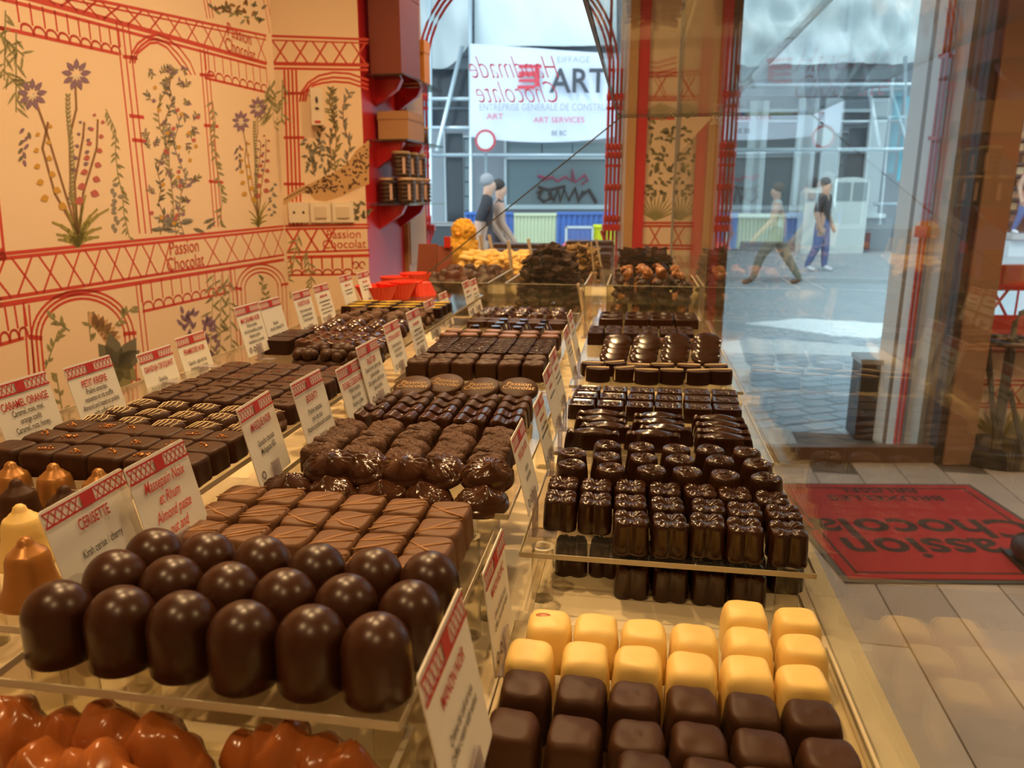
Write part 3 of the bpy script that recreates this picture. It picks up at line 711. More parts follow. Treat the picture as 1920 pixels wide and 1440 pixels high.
place('brown_cube_chocolate', man_b, pxs(bl_, ZR0+.0305, ZR0), 'plump brown cube', 'brown cubes on the low tray', jit=2, noun='plump matt brown cube', rows=[(6, 'row touching the ivory cubes'), (6, 'second row from the ivory cubes'), (3, 'third row from the ivory cubes')])
# butterflies
def bf_out():
    r = []
    for i in range(56):
        t = 2*pi*i/56; c, s = cos(t), sin(t); k = (abs(c)**4+abs(s)**4)**(-1/4)
        n = 1-.20*(exp(-((abs(t-pi/2))/.22)**2)+exp(-((abs(t-3*pi/2))/.22)**2))-.10*(exp(-(min(t, 2*pi-t)/.2)**2)+exp(-((t-pi)/.2)**2))
        r.append((.0138*c*k*n, .0150*s*k*n))
    return r
def bf_rel(x, y):
    lob = .0022*exp(-((abs(x)-.0065)/.0045)**2)*exp(-((abs(y)-.0075)/.0045)**2)
    a = atan2(abs(y), abs(x)); vein = .00055*cos(a*16)*min(1, max(0, (math.hypot(x, y)-.003)/.004))
    return lob+vein-.0026*exp(-(y/.0017)**2)
bfm = mould(bf_out(), .025, .95, .10, .14, 8, bf_rel, 0, 0, dkg, 'butterfly')
bb = MB(); [bb.ball((-.0085+k*.0024, 0, .0238), .00115, 8, 5) for k in range(8)]
bead_row = bb.mesh('bead_row', dkg, True)
c6 = lambda l: [(960+x/3, 640+y/3) for x, y in l]
bpx = c6([(290, 785), (475, 800), (668, 805), (862, 820), (1060, 830), (1255, 845), (1465, 870), (275, 865), (470, 880), (668, 890), (875, 905), (1105, 915), (1310, 935), (1530, 950), (670, 985), (890, 1000), (1100, 1000), (1310, 1025), (1555, 1045)])
place('butterfly_chocolate', [bfm], pxs(bpx, ZR1+.026, ZR1), 'glossy dark butterfly shaped chocolate with a beaded body', 'butterfly chocolates on the riser', jit=4, kids=[('bead_row', [bead_row])], noun='dark butterfly chocolate', rows=[(7, 'row beside the roses'), (7, 'middle row'), (5, 'row beside the ivory cubes')])
lowp = [(-.045+k*.0285, .585+.002*(k % 2), ZB) for k in range(7)]+[(.005+k*.0295, .556, ZB) for k in range(4)]
place('butterfly_chocolate', [bfm], lowp, 'dark butterfly shaped chocolate standing under the clear riser', 'butterfly chocolates under the riser', jit=4, kids=[('bead_row', [bead_row])], noun='dark butterfly under the riser', rows=[(7, 'deeper row'), (4, 'row behind the ivory cubes')])
# roses
def rose_rel(x, y):
    r = math.hypot(x, y)/.0125; a = atan2(y, x)
    return .0017*sin(r*13+a*2.0)*min(1, max(.0, 1.15-r))+.0016*exp(-(r/.25)**2)
rosem = mould([(.0158*cos(2*pi*i/64)*(1+.03*cos(6*pi*i/64*1.0)), .0152*sin(2*pi*i/64)*(1+.03*cos(6*pi*i/64))) for i in range(64)], .033, .84, .16, .16, 12, rose_rel, 0, 0, dkg, 'rose')
rpx = c6([(535, 575), (730, 585), (922, 597), (1115, 600), (1320, 612), (340, 620), (535, 640), (740, 647), (945, 655), (1170, 660), (1385, 680), (335, 685), (560, 705), (785, 715), (985, 725), (1200, 745), (1430, 760)])
place('rose_chocolate', [rosem], pxs(rpx, ZR1+.033, ZR1), 'glossy dark rose topped round chocolate with swirled petals', 'rose chocolates on the riser', jit=180, noun='dark rose chocolate', rows=[(5, 'row beside the sweet shaped bars'), (6, 'middle row'), (6, 'row beside the butterflies')])
# wrapped sweet shapes
def candy_out():
    r = []
    for x, y in sup(.029, .0098, 7, 64):
        u = abs(x)/.029; w = 1 if u < .45 else (1-.45*sin((u-.45)/.27*pi/2) if u < .72 else .55+.37*(u-.72)/.28); r.append((x, y*w))
    return r
def candy_rel(x, y):
    u = abs(x)/.029; z = .0035*exp(-(x/.013)**2)*exp(-(y/.007)**2); 
    if u > .62: z += .0009*sin(y*1900)-.0006
    return z-.0016*exp(-((u-.66)/.07)**2)
candm = mould(candy_out(), .0185, .93, .14, .16, 8, candy_rel, 0, 0, dkg, 'candy')
cpx = c6([(505, 385), (825, 400), (1165, 415), (500, 420), (825, 435), (1180, 450), (530, 455), (865, 468), (1190, 485), (455, 490), (795, 500), (1195, 520)])
place('wrapped_sweet_chocolate', [candm], pxs(cpx, ZR2+.021, ZR2), 'dark chocolate bar moulded like a twisted wrapped sweet', 'sweet shaped chocolate bars', jit=2, noun='dark sweet shaped bar', rows=[(3, 'row beside the embossed squares'), (3, 'second row from the embossed squares'), (3, 'second row from the roses'), (3, 'row beside the roses')])
# embossed squares
def emb_rel(x, y):
    q = max(abs(x), abs(y))
    return (-.0009 if q < .0115 else 0)+.0012*(noise.noise(Vector((x*420, y*420, 3.3))) > .1)*(q < .0075)
emb = mould(sup(.0158, .0142, 12, 56), .018, .95, .04, .10, 12, emb_rel, 0, 0, dkg, 'square')
_b = MB()
for _k in range(4):
    _a = pi/4+_k*pi/2; _b.ball((.0036*cos(_a), .0033*sin(_a), .0172), .0030, 8, 5, (1, 1, .42))
_b.ball((0, 0, .0174), .0018, 8, 5, (1, 1, .6)); _b.tube([(.0085*cos(2*pi*k/24), .0060*sin(2*pi*k/24), .0173) for k in range(25)], .0006, 5)
for _s in (-1, 1): _b.tube([(_s*.0075, -.003, .0174), (_s*.0105, .0, .0176), (_s*.0075, .003, .0174)], .0007, 5)
emblem = _b.mesh('emblem', dkg, True)
kp = lambda a, z: (onz(960+a[0]/3, 640+a[1]/3, z).x, onz(960+a[0]/3, 640+a[1]/3, z).y)
place('embossed_square_chocolate', [emb], grid(kp((430, 258), ZR2+.0185), kp((1195, 282), ZR2+.0185), kp((395, 338), ZR2+.0185), kp((1210, 366), ZR2+.0185), 6, 3, ZR2), 'shiny dark square chocolate with an embossed emblem', 'embossed dark squares', jit=1.5, kids=[('emblem', [emblem])], noun='shiny embossed square', rows=[(6, 'row beside the striped ovals'), (6, 'middle row'), (6, 'row beside the sweet shaped bars')])
# white striped ovals
cR = lambda l: [(1040+x/4.8, 440+y/4.8) for x, y in l]
ovm = mould(sup(.0162, .0135, 2.2, 40), .0185, .99, .05, .10, 4, None, 0, 0, dk, 'oval')
ovs = []
for k in range(4):
    a = radians(random.uniform(5, 40)); c, s = cos(a), sin(a); b = MB()
    pts = [(-.0148*c-.002*s, -.0115*s), (0, 0), (.0148*c, .0118*s)]
    b.tube([(x, y, .0187) for x, y in pts], .0014, 6); b.tube([(pts[0][0], pts[0][1], .0187), (pts[0][0]*1.06, pts[0][1]*1.06-.0012, .012), (pts[0][0]*1.07, pts[0][1]*1.07-.0014, .003)], .0008, 6)
    ovs.append(b.mesh('white_stripe', driz_w, True))
opx = cR([(390, 1195), (635, 1195), (830, 1215), (1055, 1215), (1290, 1220), (1490, 1215), (345, 1150), (545, 1145), (760, 1168), (970, 1165), (1210, 1170), (1450, 1172)])
place('striped_oval_chocolate', [ovm], pxs(opx, ZR3+.0185, ZR3), 'dark oval chocolate with a white icing stripe across the top', 'white striped ovals', jit=12, kids=[('white_stripe', ovs)], noun='white striped dark oval', rows=[(6, 'row beside the embossed squares'), (6, 'row beside the leaning discs')])
# leaning fans of discs
dsc = MB(); dsc.lathe([(.0185, 0), (.0205, .0012), (.0205, .0052), (.019, .0068), (.010, .0076), (.001, .0078)], 28); dscm = dsc.mesh('disc', choc('disc_chocolate', (.030, .011, .0055), .17, spec=.22), True)
for fx, x in enumerate((530, 800, 1080, 1360)):
    for k in range(4):
        p = onz(1040+x/4.8, 440+1075/4.8, ZR3+.018); o = ob('leaning_disc_chocolate', dscm, None, (p.x+.0015*k, p.y+.004+k*.0118, ZR3+.0095+.0056*k))
        o.rotation_euler = (radians(24), 0, radians(random.uniform(-6, 6))); tag(o, '%s disc up in the %s leaning fan from the price cards' % (ORD[k], ORD[fx]), 'chocolate', 'leaning dark discs')
sqf = mould(sup(.0135, .018, 10, 48), .021, .95, .08, .12, 5, None, 0, 0, dk, 'block')
zig = [strokes([[(-.008+random.uniform(-.001, .001)+(.012 if k % 2 else 0), -.012+k*.006), (.0-.001, -.010+k*.006), (-.008+(.0 if k % 2 else .013), -.008+k*.006)] for k in range(4)], .0006, lambda x, y: .0212, driz_m) for _ in range(2)]
epx = cR([(370, 868), (525, 868), (690, 870), (860, 875), (1025, 875), (1180, 878)])
e_ = pxs(epx, ZR3+.021, ZR3); e2 = [(x*1.0, y+.040, z) for x, y, z in e_]
place('ridged_block_chocolate', [sqf], e_+e2, 'dark rectangular chocolate block with faint ripples on top', 'rippled dark blocks', jit=1, kids=[('ripple_mark', zig)], noun='rippled dark block', rows=[(6, 'row beside the caramel striped oblongs'), (6, 'row beside the glossy ridged squares')])
cr = mould(sup(.021, .013, 6, 40), .014, .92, .2, .3, 6, lambda x, y: .0008*sin(x*900+y*200), .001, 4, mdr, 'crisp')
crs = [strokes([[(-.017+random.uniform(0, .004), -.009+k*.0036), (0, -.0075+k*.0034), (.016, -.009+k*.0037)] for k in range(6)], .0007, lambda x, y: .0150, driz_b)]
p2 = pxs(cR([(930, 945), (1180, 950)]), ZR3+.014, ZR3)
place('caramel_striped_chocolate', [cr], p2, 'brown oblong chocolate with fine caramel coloured stripes', 'caramel striped oblongs', kids=[('drizzle', crs)])
g4 = mould(sup(.0225, .021, 12, 48), .018, .96, .06, .1, 8, lambda x, y: .0007*sin(y*700), 0, 0, dkg, 'slab')
g4s = [strokes([[(-.016+random.uniform(-.002, .002), -.014+k*.004), (.0+random.uniform(-.003, .003), -.013+k*.004), (.016, -.0145+k*.004)] for k in range(7)], .0006, lambda x, y: .0188, driz_m) for _ in range(2)]
g_ = pxs(cR([(505, 742), (740, 745), (960, 750), (1185, 752)]), ZR3+.018, ZR3)
place('glossy_ridged_chocolate', [g4], g_+[(x, y+.05, z) for x, y, z in g_], 'wide dark square chocolate with glossy raised ridges', 'glossy ridged dark squares', jit=1, kids=[('drizzle', g4s)], noun='glossy ridged dark square', rows=[(4, 'row beside the rippled blocks'), (4, 'row beside the nut bin')])
# ---- middle column ------------------------------------------------------
prof = [(.0150, 0), (.0158, .0015), (.0156, .012)]
for k in range(9): a = pi/2*k/8; prof.append((.0154*cos(a)+.0001, .0205+.0165*sin(a)))
dmb = MB(); dmb.lathe(prof, 40); domem = dmb.mesh('dome', dm, True)
dpx = [(118, 1087), (235, 1097), (350, 1107), (463, 1125), (590, 1133), (712, 1147), (225, 1030), (330, 1041), (436, 1053), (540, 1065), (655, 1075), (775, 1087), (297, 990), (395, 997), (497, 1004), (600, 1018), (706, 1026), (810, 1033)]
dp = pxs(dpx, ZD+.0355, ZD); dp = [(x, y-.006, z) for x, y, z in dp]
place('dome_chocolate', [domem], dp, 'tall smooth dark brown domed chocolate on the clear riser', 'big dark domes', jit=90, noun='tall dark dome', rows=[(6, 'row beside the caramel figures'), (6, 'middle row'), (6, 'row beside the drizzled squares')])
mks = [mould(sup(.0148, .0146, 7), .0245, .93, .16, .18, 5, None, .0007, s, mk_, 'milk', .0004) for s in (1, 2, 3)]
def diag(n, w, m, zt, L=.0125, rnd_=random):
    r = []
    for v in range(n):
        ls = []
        for k in range(2 + v % 2):
            o = -.006+k*.007+rnd_.uniform(-.002, .002); a = rnd_.choice((1.1, .9, .5, -1.2, 1.6)); ls.append([(-L, o-a*L*.6), (0, o+rnd_.uniform(-.001, .001)), (L, o+a*L*.6)])
        ls = [[(max(-L, min(L, x)), max(-L, min(L, y))) for x, y in l] for l in ls]
        r.append(strokes(ls, w, lambda x, y: zt, m))
    return r
mkd = diag(8, .0010, driz_o, .0248)
mz = ZMK+.0248
place('drizzled_milk_chocolate', mks, grid((-.270, .468), (-.118, .462), (-.266, .407), (-.117, .406), 6, 3, ZMK)+grid((-.258, .383), (-.117, .381), (0, 0), (0, 0), 6, 1, ZMK)[3:], 'pale brown square chocolate with thin orange drizzle lines', 'drizzled pale brown squares', jit=2, kids=[('drizzle', mkd)], noun='drizzled pale brown square', rows=[(6, 'row beside the masks'), (6, 'second row from the masks'), (6, 'third row from the masks'), (3, 'row right behind the domes')])
# masks
def mask_rel(x, y):
    r = math.hypot(x/.021, y/.017); a = atan2(y, x)
    g = .0011*sin(a*17)*max(0, min(1, (r-.42)/.25))*(1 if y > -.004 else .2)
    face = .0062*exp(-((x)/.0085)**2-((y+.003)/.0095)**2)
    nose = .0022*exp(-((x)/.0022)**2-((y+.003)/.006)**2); eyes = -.0013*(exp(-((x-.004)/.002)**2-((y-.001)/.0016)**2)+exp(-((x+.004)/.002)**2-((y-.001)/.0016)**2))
    return g+face+nose+eyes
maskm = mould([(.0212*cos(2*pi*i/72)*(1+.04*cos(17*2*pi*i/72)*(1 if i < 37 else 0)), .0172*sin(2*pi*i/72)) for i in range(72)], .0105, .88, .3, .5, 14, mask_rel, 0, 0, gloss_m, 'mask')
c4 = lambda l: [(300+x/2.526, 640+y/2.526) for x, y in l]
ml = pxs(c4([(590, 655), (795, 675), (1040, 685), (1250, 705), (1500, 740)]), ZM2+.013, ZM2); mu = pxs(c4([(755, 555), (985, 575), (1250, 590), (1465, 610), (1615, 622)]), ZM2+.030, ZM2+.0135)
rr = [20, -25, 10, -35, 40, 15, -40, 5, -50, 30]
ml = [(x, max(y, .5015), z) for x, y, z in ml]; mu = [(min(x, -.1035), max(y, .518)+.002, z) for x, y, z in mu]; mu[3] = (-.136, mu[3][1], mu[3][2]); mu[2] = (-.166, mu[2][1], mu[2][2]); mu[1] = (-.195, mu[1][1], mu[1][2])
for i, o in enumerate(place('mask_chocolate', [maskm], ml+mu, 'glossy brown chocolate mask with a face and feathered headdress', 'chocolate masks heaped on the riser', jit=4, rotf=lambda i: rr[i % 10], noun='glossy brown face mask', rows=[(5, 'lying in the lower layer'), (5, 'lying on top of other masks')])):
    o.rotation_euler.x = radians(12 if i < 5 else 24)
bty = [mould(sup(.0160, .0106, 4.5, 60), .021, .95, .30, .35, 10, lambda x, y, s=s: .0016*noise.noise(Vector((x*330, y*330, s*3.1))), .0030, s, mdr, 'bar') for s in (1, 2, 3, 4)]
place('rough_bar_chocolate', bty, grid((-.249, .621), (-.111, .618), (-.246, .553), (-.108, .550), 5, 4, ZM2), 'small rough coated brown chocolate bar with a bumpy surface', 'rough brown bars', jit=3, noun='rough brown bar', rows=[(5, 'row beside the bows'), (5, 'second row from the bows'), (5, 'second row from the masks'), (5, 'row beside the masks')])
def bow_out():
    r = []
    for x, y in sup(.0160, .0112, 6, 56):
        u = abs(x)/.016; r.append((x, y*(.66+.34*min(1, (u/.62))**2)))
    return r
bowr = lambda x, y: .0016*exp(-((abs(x)-.009)/.005)**2)-.0022*exp(-(x/.004)**2)
bowm = mould(bow_out(), .021, .94, .14, .16, 8, bowr, 0, 0, md, 'bow'); bowg = mould(bow_out(), .021, .94, .14, .16, 8, bowr, 0, 0, gloss_m, 'bow')
bg = grid((-.248, .724), (-.112, .721), (-.243, .651), (-.111, .649), 5, 4, ZM2)
place('bow_chocolate', [bowm], bg[:10], 'matt brown bow shaped chocolate with a pinched waist', 'matt bow chocolates', jit=3, noun='matt bow chocolate', rows=[(5, 'row beside the printed discs'), (5, 'row beside the shiny bows')])
place('bow_chocolate', [bowg], bg[10:], 'shiny brown bow shaped chocolate with a pinched waist', 'shiny bow chocolates', jit=3, noun='shiny bow chocolate', rows=[(5, 'row beside the matt bows'), (5, 'row beside the rough bars')])
pl = MB(); pl.lathe([(.0205, 0), (.0215, .001), (.0215, .006), (.0205, .0075), (.020, .008), (.001, .0082)], 40); plm = pl.mesh('palet', md, True)
ptx = text_mesh('Passion\nChocolat', .0105, .9, .15, goldprint, line=.75)
for v in ptx.vertices: v.co.z = .0086
pp = pxs(c4([(1185, 213), (1340, 203), (1510, 222), (1690, 222)]), ZM2+.015, ZM2+.001)
for i, (x, y, z) in enumerate(pp):
    o = ob('palet_chocolate', plm, None, (x, y+.012, z+.006)); o.rotation_euler = (radians(16), radians(random.uniform(-6, 6)), radians(random.uniform(-12, 12)))
    tag(o, '%s flat brown disc with gold writing from the price cards' % ORD[i], 'chocolate', 'gold printed discs'); ob('gold_print', ptx, o)
    if i in (1, 2): 
        o2 = ob('palet_chocolate', plm, None, (x+.02, y+.016, z-.001)); tag(o2, 'flat round brown chocolate disc lying under the printed discs', 'chocolate', 'plain discs underneath')
dsq = [mould(sup(.0147, .0148, 6), .0235, .95, .2, .2, 8, lambda x, y: .0009*sin(x*500+sin(y*400)*2)*cos(y*350), .0012, s, md, 'square') for s in (1, 2, 3)]
place('rippled_square_chocolate', dsq, grid((-.280, .979), (-.129, .990), (-.280, .948), (-.127, .955), 6, 2, ZM3), 'matt brown square chocolate with a rippled top', 'rippled brown squares', jit=2, noun='rippled brown square', rows=[(6, 'row beside the wave lined oblongs'), (6, 'row at the riser edge')])
ssq = mould(sup(.0142, .0272, 14, 48), .022, .97, .05, .08, 4, None, 0, 0, dk, 'wave_square')
sst = [strokes([[(-.0125+j*.0025, -.019+k*.0125+.0028*sin(j*1.25)) for j in range(11)] for k in range(4)], .0010, lambda x, y: .0223, driz_m) for _ in range(2)]
sp = grid((-.277, 1.097), (-.130, 1.106), (-.276, 1.040), (-.131, 1.049), 6, 2, ZM3)
place('wave_lined_chocolate', [ssq], sp, 'dark oblong chocolate with raised wavy lines along the top', 'wave lined dark oblongs', jit=.8, kids=[('drizzle', sst)], noun='wave lined dark oblong', rows=[(6, 'row beside the pale topped ovals'), (6, 'row beside the rippled squares')])
pale_t = choc('pale_top', (.20, .085, .035), .4)
fo = mould(sup(.0185, .0125, 2.3, 40), .012, 1.0, .06, .15, 4, None, 0, 0, md, 'flat_oval'); fot = mould(sup(.0165, .0108, 2.2, 32), .0016, .95, .1, .4, 3, None, 0, 0, pale_t, 'top')
for v in fot.vertices: v.co.z += .0118
cM = lambda l: [(740+x/5.647, 560+y/5.647) for x, y in l]
fpx = cM([(515, 362), (760, 352), (985, 376), (1190, 378), (1390, 392), (1615, 384), (620, 310), (865, 318), (1060, 305), (1230, 322), (1410, 346), (1630, 330)])
fpp = [(onz(x, y, ZM3+.026).x, onz(x, y, ZM3+.026).y, ZM3) for x, y in fpx]
fpp = [(x, 1.150+(0 if i < 6 else .032)+.004*(i % 3), z) for i, (x, y, z) in enumerate(fpp)]
fpp = [(-.288+.0315*(i % 6)+random.uniform(-.002, .002), y, z) for i, (x, y, z) in enumerate(fpp)]
for o in place('flat_oval_chocolate', [fo], fpp, 'low oval brown chocolate with a paler flat top', 'pale topped ovals', jit=10, kids=[('pale_top', [fot])], noun='pale topped oval', rows=[(6, 'row beside the wave lined oblongs'), (6, 'row beside the flat topped cones')]): o.scale = (.84, 1, 1.7)
cap = MB(); cap.lathe([(.0155, 0), (.0162, .002), (.013, .010), (.0085, .017), (.007, .0215)], 28); capm = cap.mesh('cap', gloss_m, True)
cpt = MB(); cpt.lathe([(.0078, .0212), (.0082, .0225), (.0076, .0242), (.0005, .0243)], 24); cptm = cpt.mesh('flat_top', flat_gloss, False)
cpp = [(-.262+k*.036, 1.222+.003*j+.034*j, ZM3) for j in range(3) for k in range(4) if not (j > 0 and k == 0)]
place('capped_chocolate', [capm], cpp, 'brown cone chocolate with a shiny flat top', 'flat topped cones', kids=[('flat_top', [cptm])], noun='flat topped cone', rows=[(4, 'row beside the pale topped ovals'), (3, 'middle row'), (3, 'row beside the plain low ovals')])
place('flat_oval_chocolate', [fo], [(-.284+.036*i, 1.345+.028*j, ZM3) for j in range(2) for i in range(5)], 'plain low oval brown chocolate in front of the shiny lumps', 'plain low ovals', jit=8, noun='plain low oval', rows=[(5, 'row beside the flat topped cones'), (5, 'row beside the glossy lumps')])
rk = [mould(sup(.017, .014, 2.5, 36), .017, .9, .4, .6, 6, None, .004, s, gloss_m, 'lump') for s in (1, 2, 3)]
place('lumpy_gloss_chocolate', rk, [(-.284+.034*i, 1.42+.034*j, ZM3) for j in range(3) for i in range(5)], 'glossy lumpy brown chocolate near the cocoa chip bin', 'glossy lumps', jit=60, noun='glossy brown lump', rows=[(5, 'row beside the low ovals'), (5, 'middle row'), (5, 'row beside the chip bin')])
# ---- left column --------------------------------------------------------
gs = [mould(sup(.0139, .0128, 6), .0178, .96, .18, .22, 5, None, .0007, s, md, 'square', .0003) for s in (1, 2, 3)]
def bits(n, m, r, name, zt, flat=False, area=.007, cx=.004):
    b = MB()
    ox, oy = random.uniform(-cx, cx), random.uniform(-cx, cx)
    for k in range(n):
        x, y = ox+random.uniform(-area, area)*.7, oy+random.uniform(-area, area)*.5
        if flat: b.box(x-r*1.8, y-r*.6, zt, x+r*1.8, y+r*.6, zt+r, 0, Matrix.Rotation(random.uniform(-.5, .5), 4, 'Z'))
        else: b.ball((x, y, zt+r*.7), r, 8, 5)
    return b.mesh(name, m, not flat)
gb = [bits(n, bead_m, .00085, 'gold_bead', .0179) for n in (7, 10, 6, 12, 0, 8)]
k3 = 1.03
gp = grid((-.431, .512), (-.301, .503), (-.440, .458), (-.301, .452), 6, 3, ZL1)
place('gold_beaded_chocolate', gs, gp, 'brown square chocolate sprinkled with tiny gold beads', 'gold beaded squares', jit=3, kids=[('gold_beads', gb)], noun='gold beaded square', rows=[(6, 'row beside the white drizzled ovals'), (6, 'middle row'), (6, 'row beside the bells')])
kr = [mould(sup(.0148, .0118, 2.6, 40), .0165, .94, .35, .6, 6, None, .0012, s, md, 'oval', .001) for s in (1, 2, 3)]
krs = [strokes([[(-.010+k*.0042+random.uniform(-.001, .001), -.009), (-.0075+k*.0042, -.003), (-.009+k*.0042, .003), (-.006+k*.0042, .0085)] for k in range(5)], .00055, lambda x, y: .0182-14*(x*x+1.4*y*y), driz_w) for _ in range(3)]
krp = grid((-.424, .585), (-.301, .575), (-.430, .535), (-.301, .529), 5, 3, ZL1)
place('white_drizzled_chocolate', kr, krp, 'brown oval chocolate zigzagged with white drizzle', 'white drizzled ovals', jit=14, kids=[('drizzle', krs)], noun='white drizzled oval', rows=[(5, 'row beside the cocoa nib squares'), (5, 'middle row'), (5, 'row beside the gold beaded squares')])
nb = [bits(n, nib_m, .0011, 'cocoa_nib', .0176, True) for n in (5, 7, 4, 6)]
place('cocoa_nib_chocolate', gs, grid((-.418, .660), (-.300, .655), (-.422, .609), (-.300, .602), 5, 3, ZL1), 'brown square chocolate topped with cocoa nib flakes', 'cocoa nib squares', jit=3, kids=[('cocoa_nibs', nb)], noun='cocoa nib square', rows=[(5, 'row beside the red speckled squares'), (5, 'middle row'), (5, 'row beside the white drizzled ovals')])
rb = [bits(n, redbit, .0006, 'red_crumb', .0178, False, .010) for n in (9, 6, 12)]
place('red_speckled_chocolate', gs, grid((-.418, .738), (-.302, .736), (-.417, .687), (-.301, .683), 5, 3, ZL1), 'brown square chocolate dotted with red fruit crumbs', 'red speckled squares', jit=3, kids=[('red_crumbs', rb)], noun='red speckled square', rows=[(5, 'row beside the nut clusters'), (5, 'middle row'), (5, 'row beside the cocoa nib squares')])
# nut clusters
def cluster(seed):
    r = random.Random(seed); b = MB(); b.lathe([(.016, 0), (.0172, .003), (.016, .008), (.010, .0095)], 20)
    for k in range(7): a = k*2.4; q = .0095 if k else 0; b.ball((q*cos(a), q*sin(a), .0135+r.uniform(-.001, .002)), .0068, 12, 8)
    return b.mesh('cluster', md, True)
cl_ = [cluster(s) for s in (1, 2)]
place('nut_cluster_chocolate', cl_, [(-.385+.0345*i, .838+.034*j, ZL2) for j in range(2) for i in range(3)], 'brown chocolate cluster of whole round nuts', 'nut clusters', jit=60, noun='round nut cluster', rows=[(3, 'row at the riser edge'), (3, 'row beside the rippled bars')])
blk = mould(sup(.0195, .0135, 12, 44), .019, .98, .04, .06, 4, None, 0, 0, dk, 'block'); glb = [mould(sup(.019, .012, 6, 44), .018, .95, .2, .3, 6, lambda x, y: .001*sin(x*350), .0008, s, gloss_m, 'bar') for s in (1, 2)]
place('plain_block_chocolate', [blk], [(-.452, .905, ZL2), (-.452, .934, ZL2), (-.452, .963, ZL2)], 'plain black oblong chocolate block beside the glossy bars', 'plain black blocks', jit=2, noun='plain black block', rows=None)
place('glossy_bar_chocolate', glb, [(-.410+.040*i, .907+.029*j, ZL2) for j in range(3) for i in range(3)], 'long glossy dark bar with a gently rippled top', 'glossy rippled bars', jit=2, noun='glossy rippled bar', rows=[(3, 'row beside the nut clusters'), (3, 'middle row'), (3, 'row beside the half balls')])
bal = MB(); bal.lathe([(.013, 0), (.0152, .002)]+[(.0155*cos(a)+.0002, .008+.013*sin(a)) for a in [pi/2*k/8 for k in range(9)]], 30); balm = bal.mesh('ball', gloss_m, True)
place('glossy_ball_chocolate', [balm], [(-.442+.033*i+.006*(j % 2), 1.005+.033*j, ZL2) for j in range(3) for i in range(4)], 'shiny round brown half ball chocolate behind the rippled bars', 'shiny half balls', jit=90, noun='shiny half ball', rows=[(4, 'row beside the rippled bars'), (4, 'middle row'), (4, 'row beside the crispy clusters')])
rgh = [mould(sup(.0175, .014, 2.4, 36), .019, .85, .4, .6, 7, None, .006, s, mdr, 'cluster') for s in (1, 2, 3)]
place('crispy_cluster_chocolate', rgh, [(-.445+.037*i, 1.11+.035*j, ZL2) for j in range(3) for i in range(4)], 'rough dark crispy chocolate cluster behind the half balls', 'crispy clusters', jit=60, noun='rough crispy cluster', rows=[(4, 'row beside the half balls'), (4, 'middle row'), (4, 'row beside the yellow striped oblongs')])
yb = mould(sup(.021, .0125, 8, 40), .0165, .97, .05, .1, 4, None, 0, 0, dk, 'yellow_bar'); ys = [strokes([[(-.018, -.008), (0, .001), (.017, .009)], [(-.004, -.011), (.008, -.003), (.018, .002)]], .0012, lambda x, y: .0168, driz_y)]
place('yellow_striped_chocolate', [yb], [(-.470+.044*i, 1.225+.031*j, ZL2) for j in range(3) for i in range(4)], 'black oblong chocolate with bright yellow icing stripes', 'yellow striped oblongs', jit=3, kids=[('yellow_stripe', ys)], noun='yellow striped oblong', rows=[(4, 'row beside the crispy clusters'), (4, 'middle row'), (4, 'row beside the red cups')])
# bells
bp_ = [(.0155, 0), (.0178, .0015), (.0172, .004), (.0135, .010), (.0118, .018), (.0110, .0255), (.0098, .0285), (.0092, .0292), (.0075, .0302), (.0062, .0318), (.0050, .0326), (.0040, .0340), (.0034, .0360), (.0018, .0374), (.0003, .0378)]
ZBL = 1.205
riser('clear tray under the bell chocolates', -.45, -.288, .305, .424, ZBL)
for nm, m_, lst, lab in (('gold', gold, [(18, 865), (98, 868), (183, 878), (45, 1006)], 'bell shaped chocolate brushed with gold dust'), ('dark', md, [(28, 898), (118, 910)], 'plain dark brown bell shaped chocolate'), ('ivory', ivory, [(35, 945)], 'ivory white bell shaped chocolate')):
    b = MB(); b.lathe(bp_, 36); bm_ = b.mesh('bell', m_, True)
    place('bell_chocolate', [bm_], pxs(lst, ZBL+.0378, ZBL), lab, nm+' bells', noun=nm+' bell chocolate', rows=[(3, 'row beside the gold beaded squares'), (1, 'row beside the ivory bell')] if nm != 'ivory' else None)
# caramel coloured figures in a clear box at the front
def figure(seed):
    r = random.Random(seed); n = 30; m_ = 22; v = []; f = []; L = .052
    for i in range(n+1):
        t = i/n; x = -L+2*L*t; e = sin(pi*min(1, max(0, t)))**.35 if 0 < t < 1 else 0.02
        wob = .016*(1+.16*sin(t*19+seed)+.10*sin(t*41+seed*2)); hh = .019*(1+.18*sin(t*15+seed*1.7)+.12*sin(t*33))
        for j in range(m_):
            a = 2*pi*j/m_; y = cos(a)*wob*e; z = max(0, sin(a)*hh*e+.010*e if sin(a) > -.3 else 0)
            d = noise.noise_vector(Vector((x*80+seed*9, y*80, z*80)))*.0032*(1 if z > .002 else 0); v.append((x+d.x, y+d.y, max(0, z+d.z)))
    for i in range(n):
        for j in range(m_): f.append((i*m_+j, i*m_+(j+1) % m_, (i+1)*m_+(j+1) % m_, (i+1)*m_+j))
    f.append(tuple(range(m_))); f.append(tuple(n*m_+j for j in reversed(range(m_))))
    o = mk('figure', v, f, orange_m, None, True); me = o.data; bpy.data.objects.remove(o); return me
figs = [figure(s) for s in (1, 2, 3, 4)]
ZF = 1.168
fpt = [(562, 1388), (243, 1356), (150, 1425), (8, 1338)]
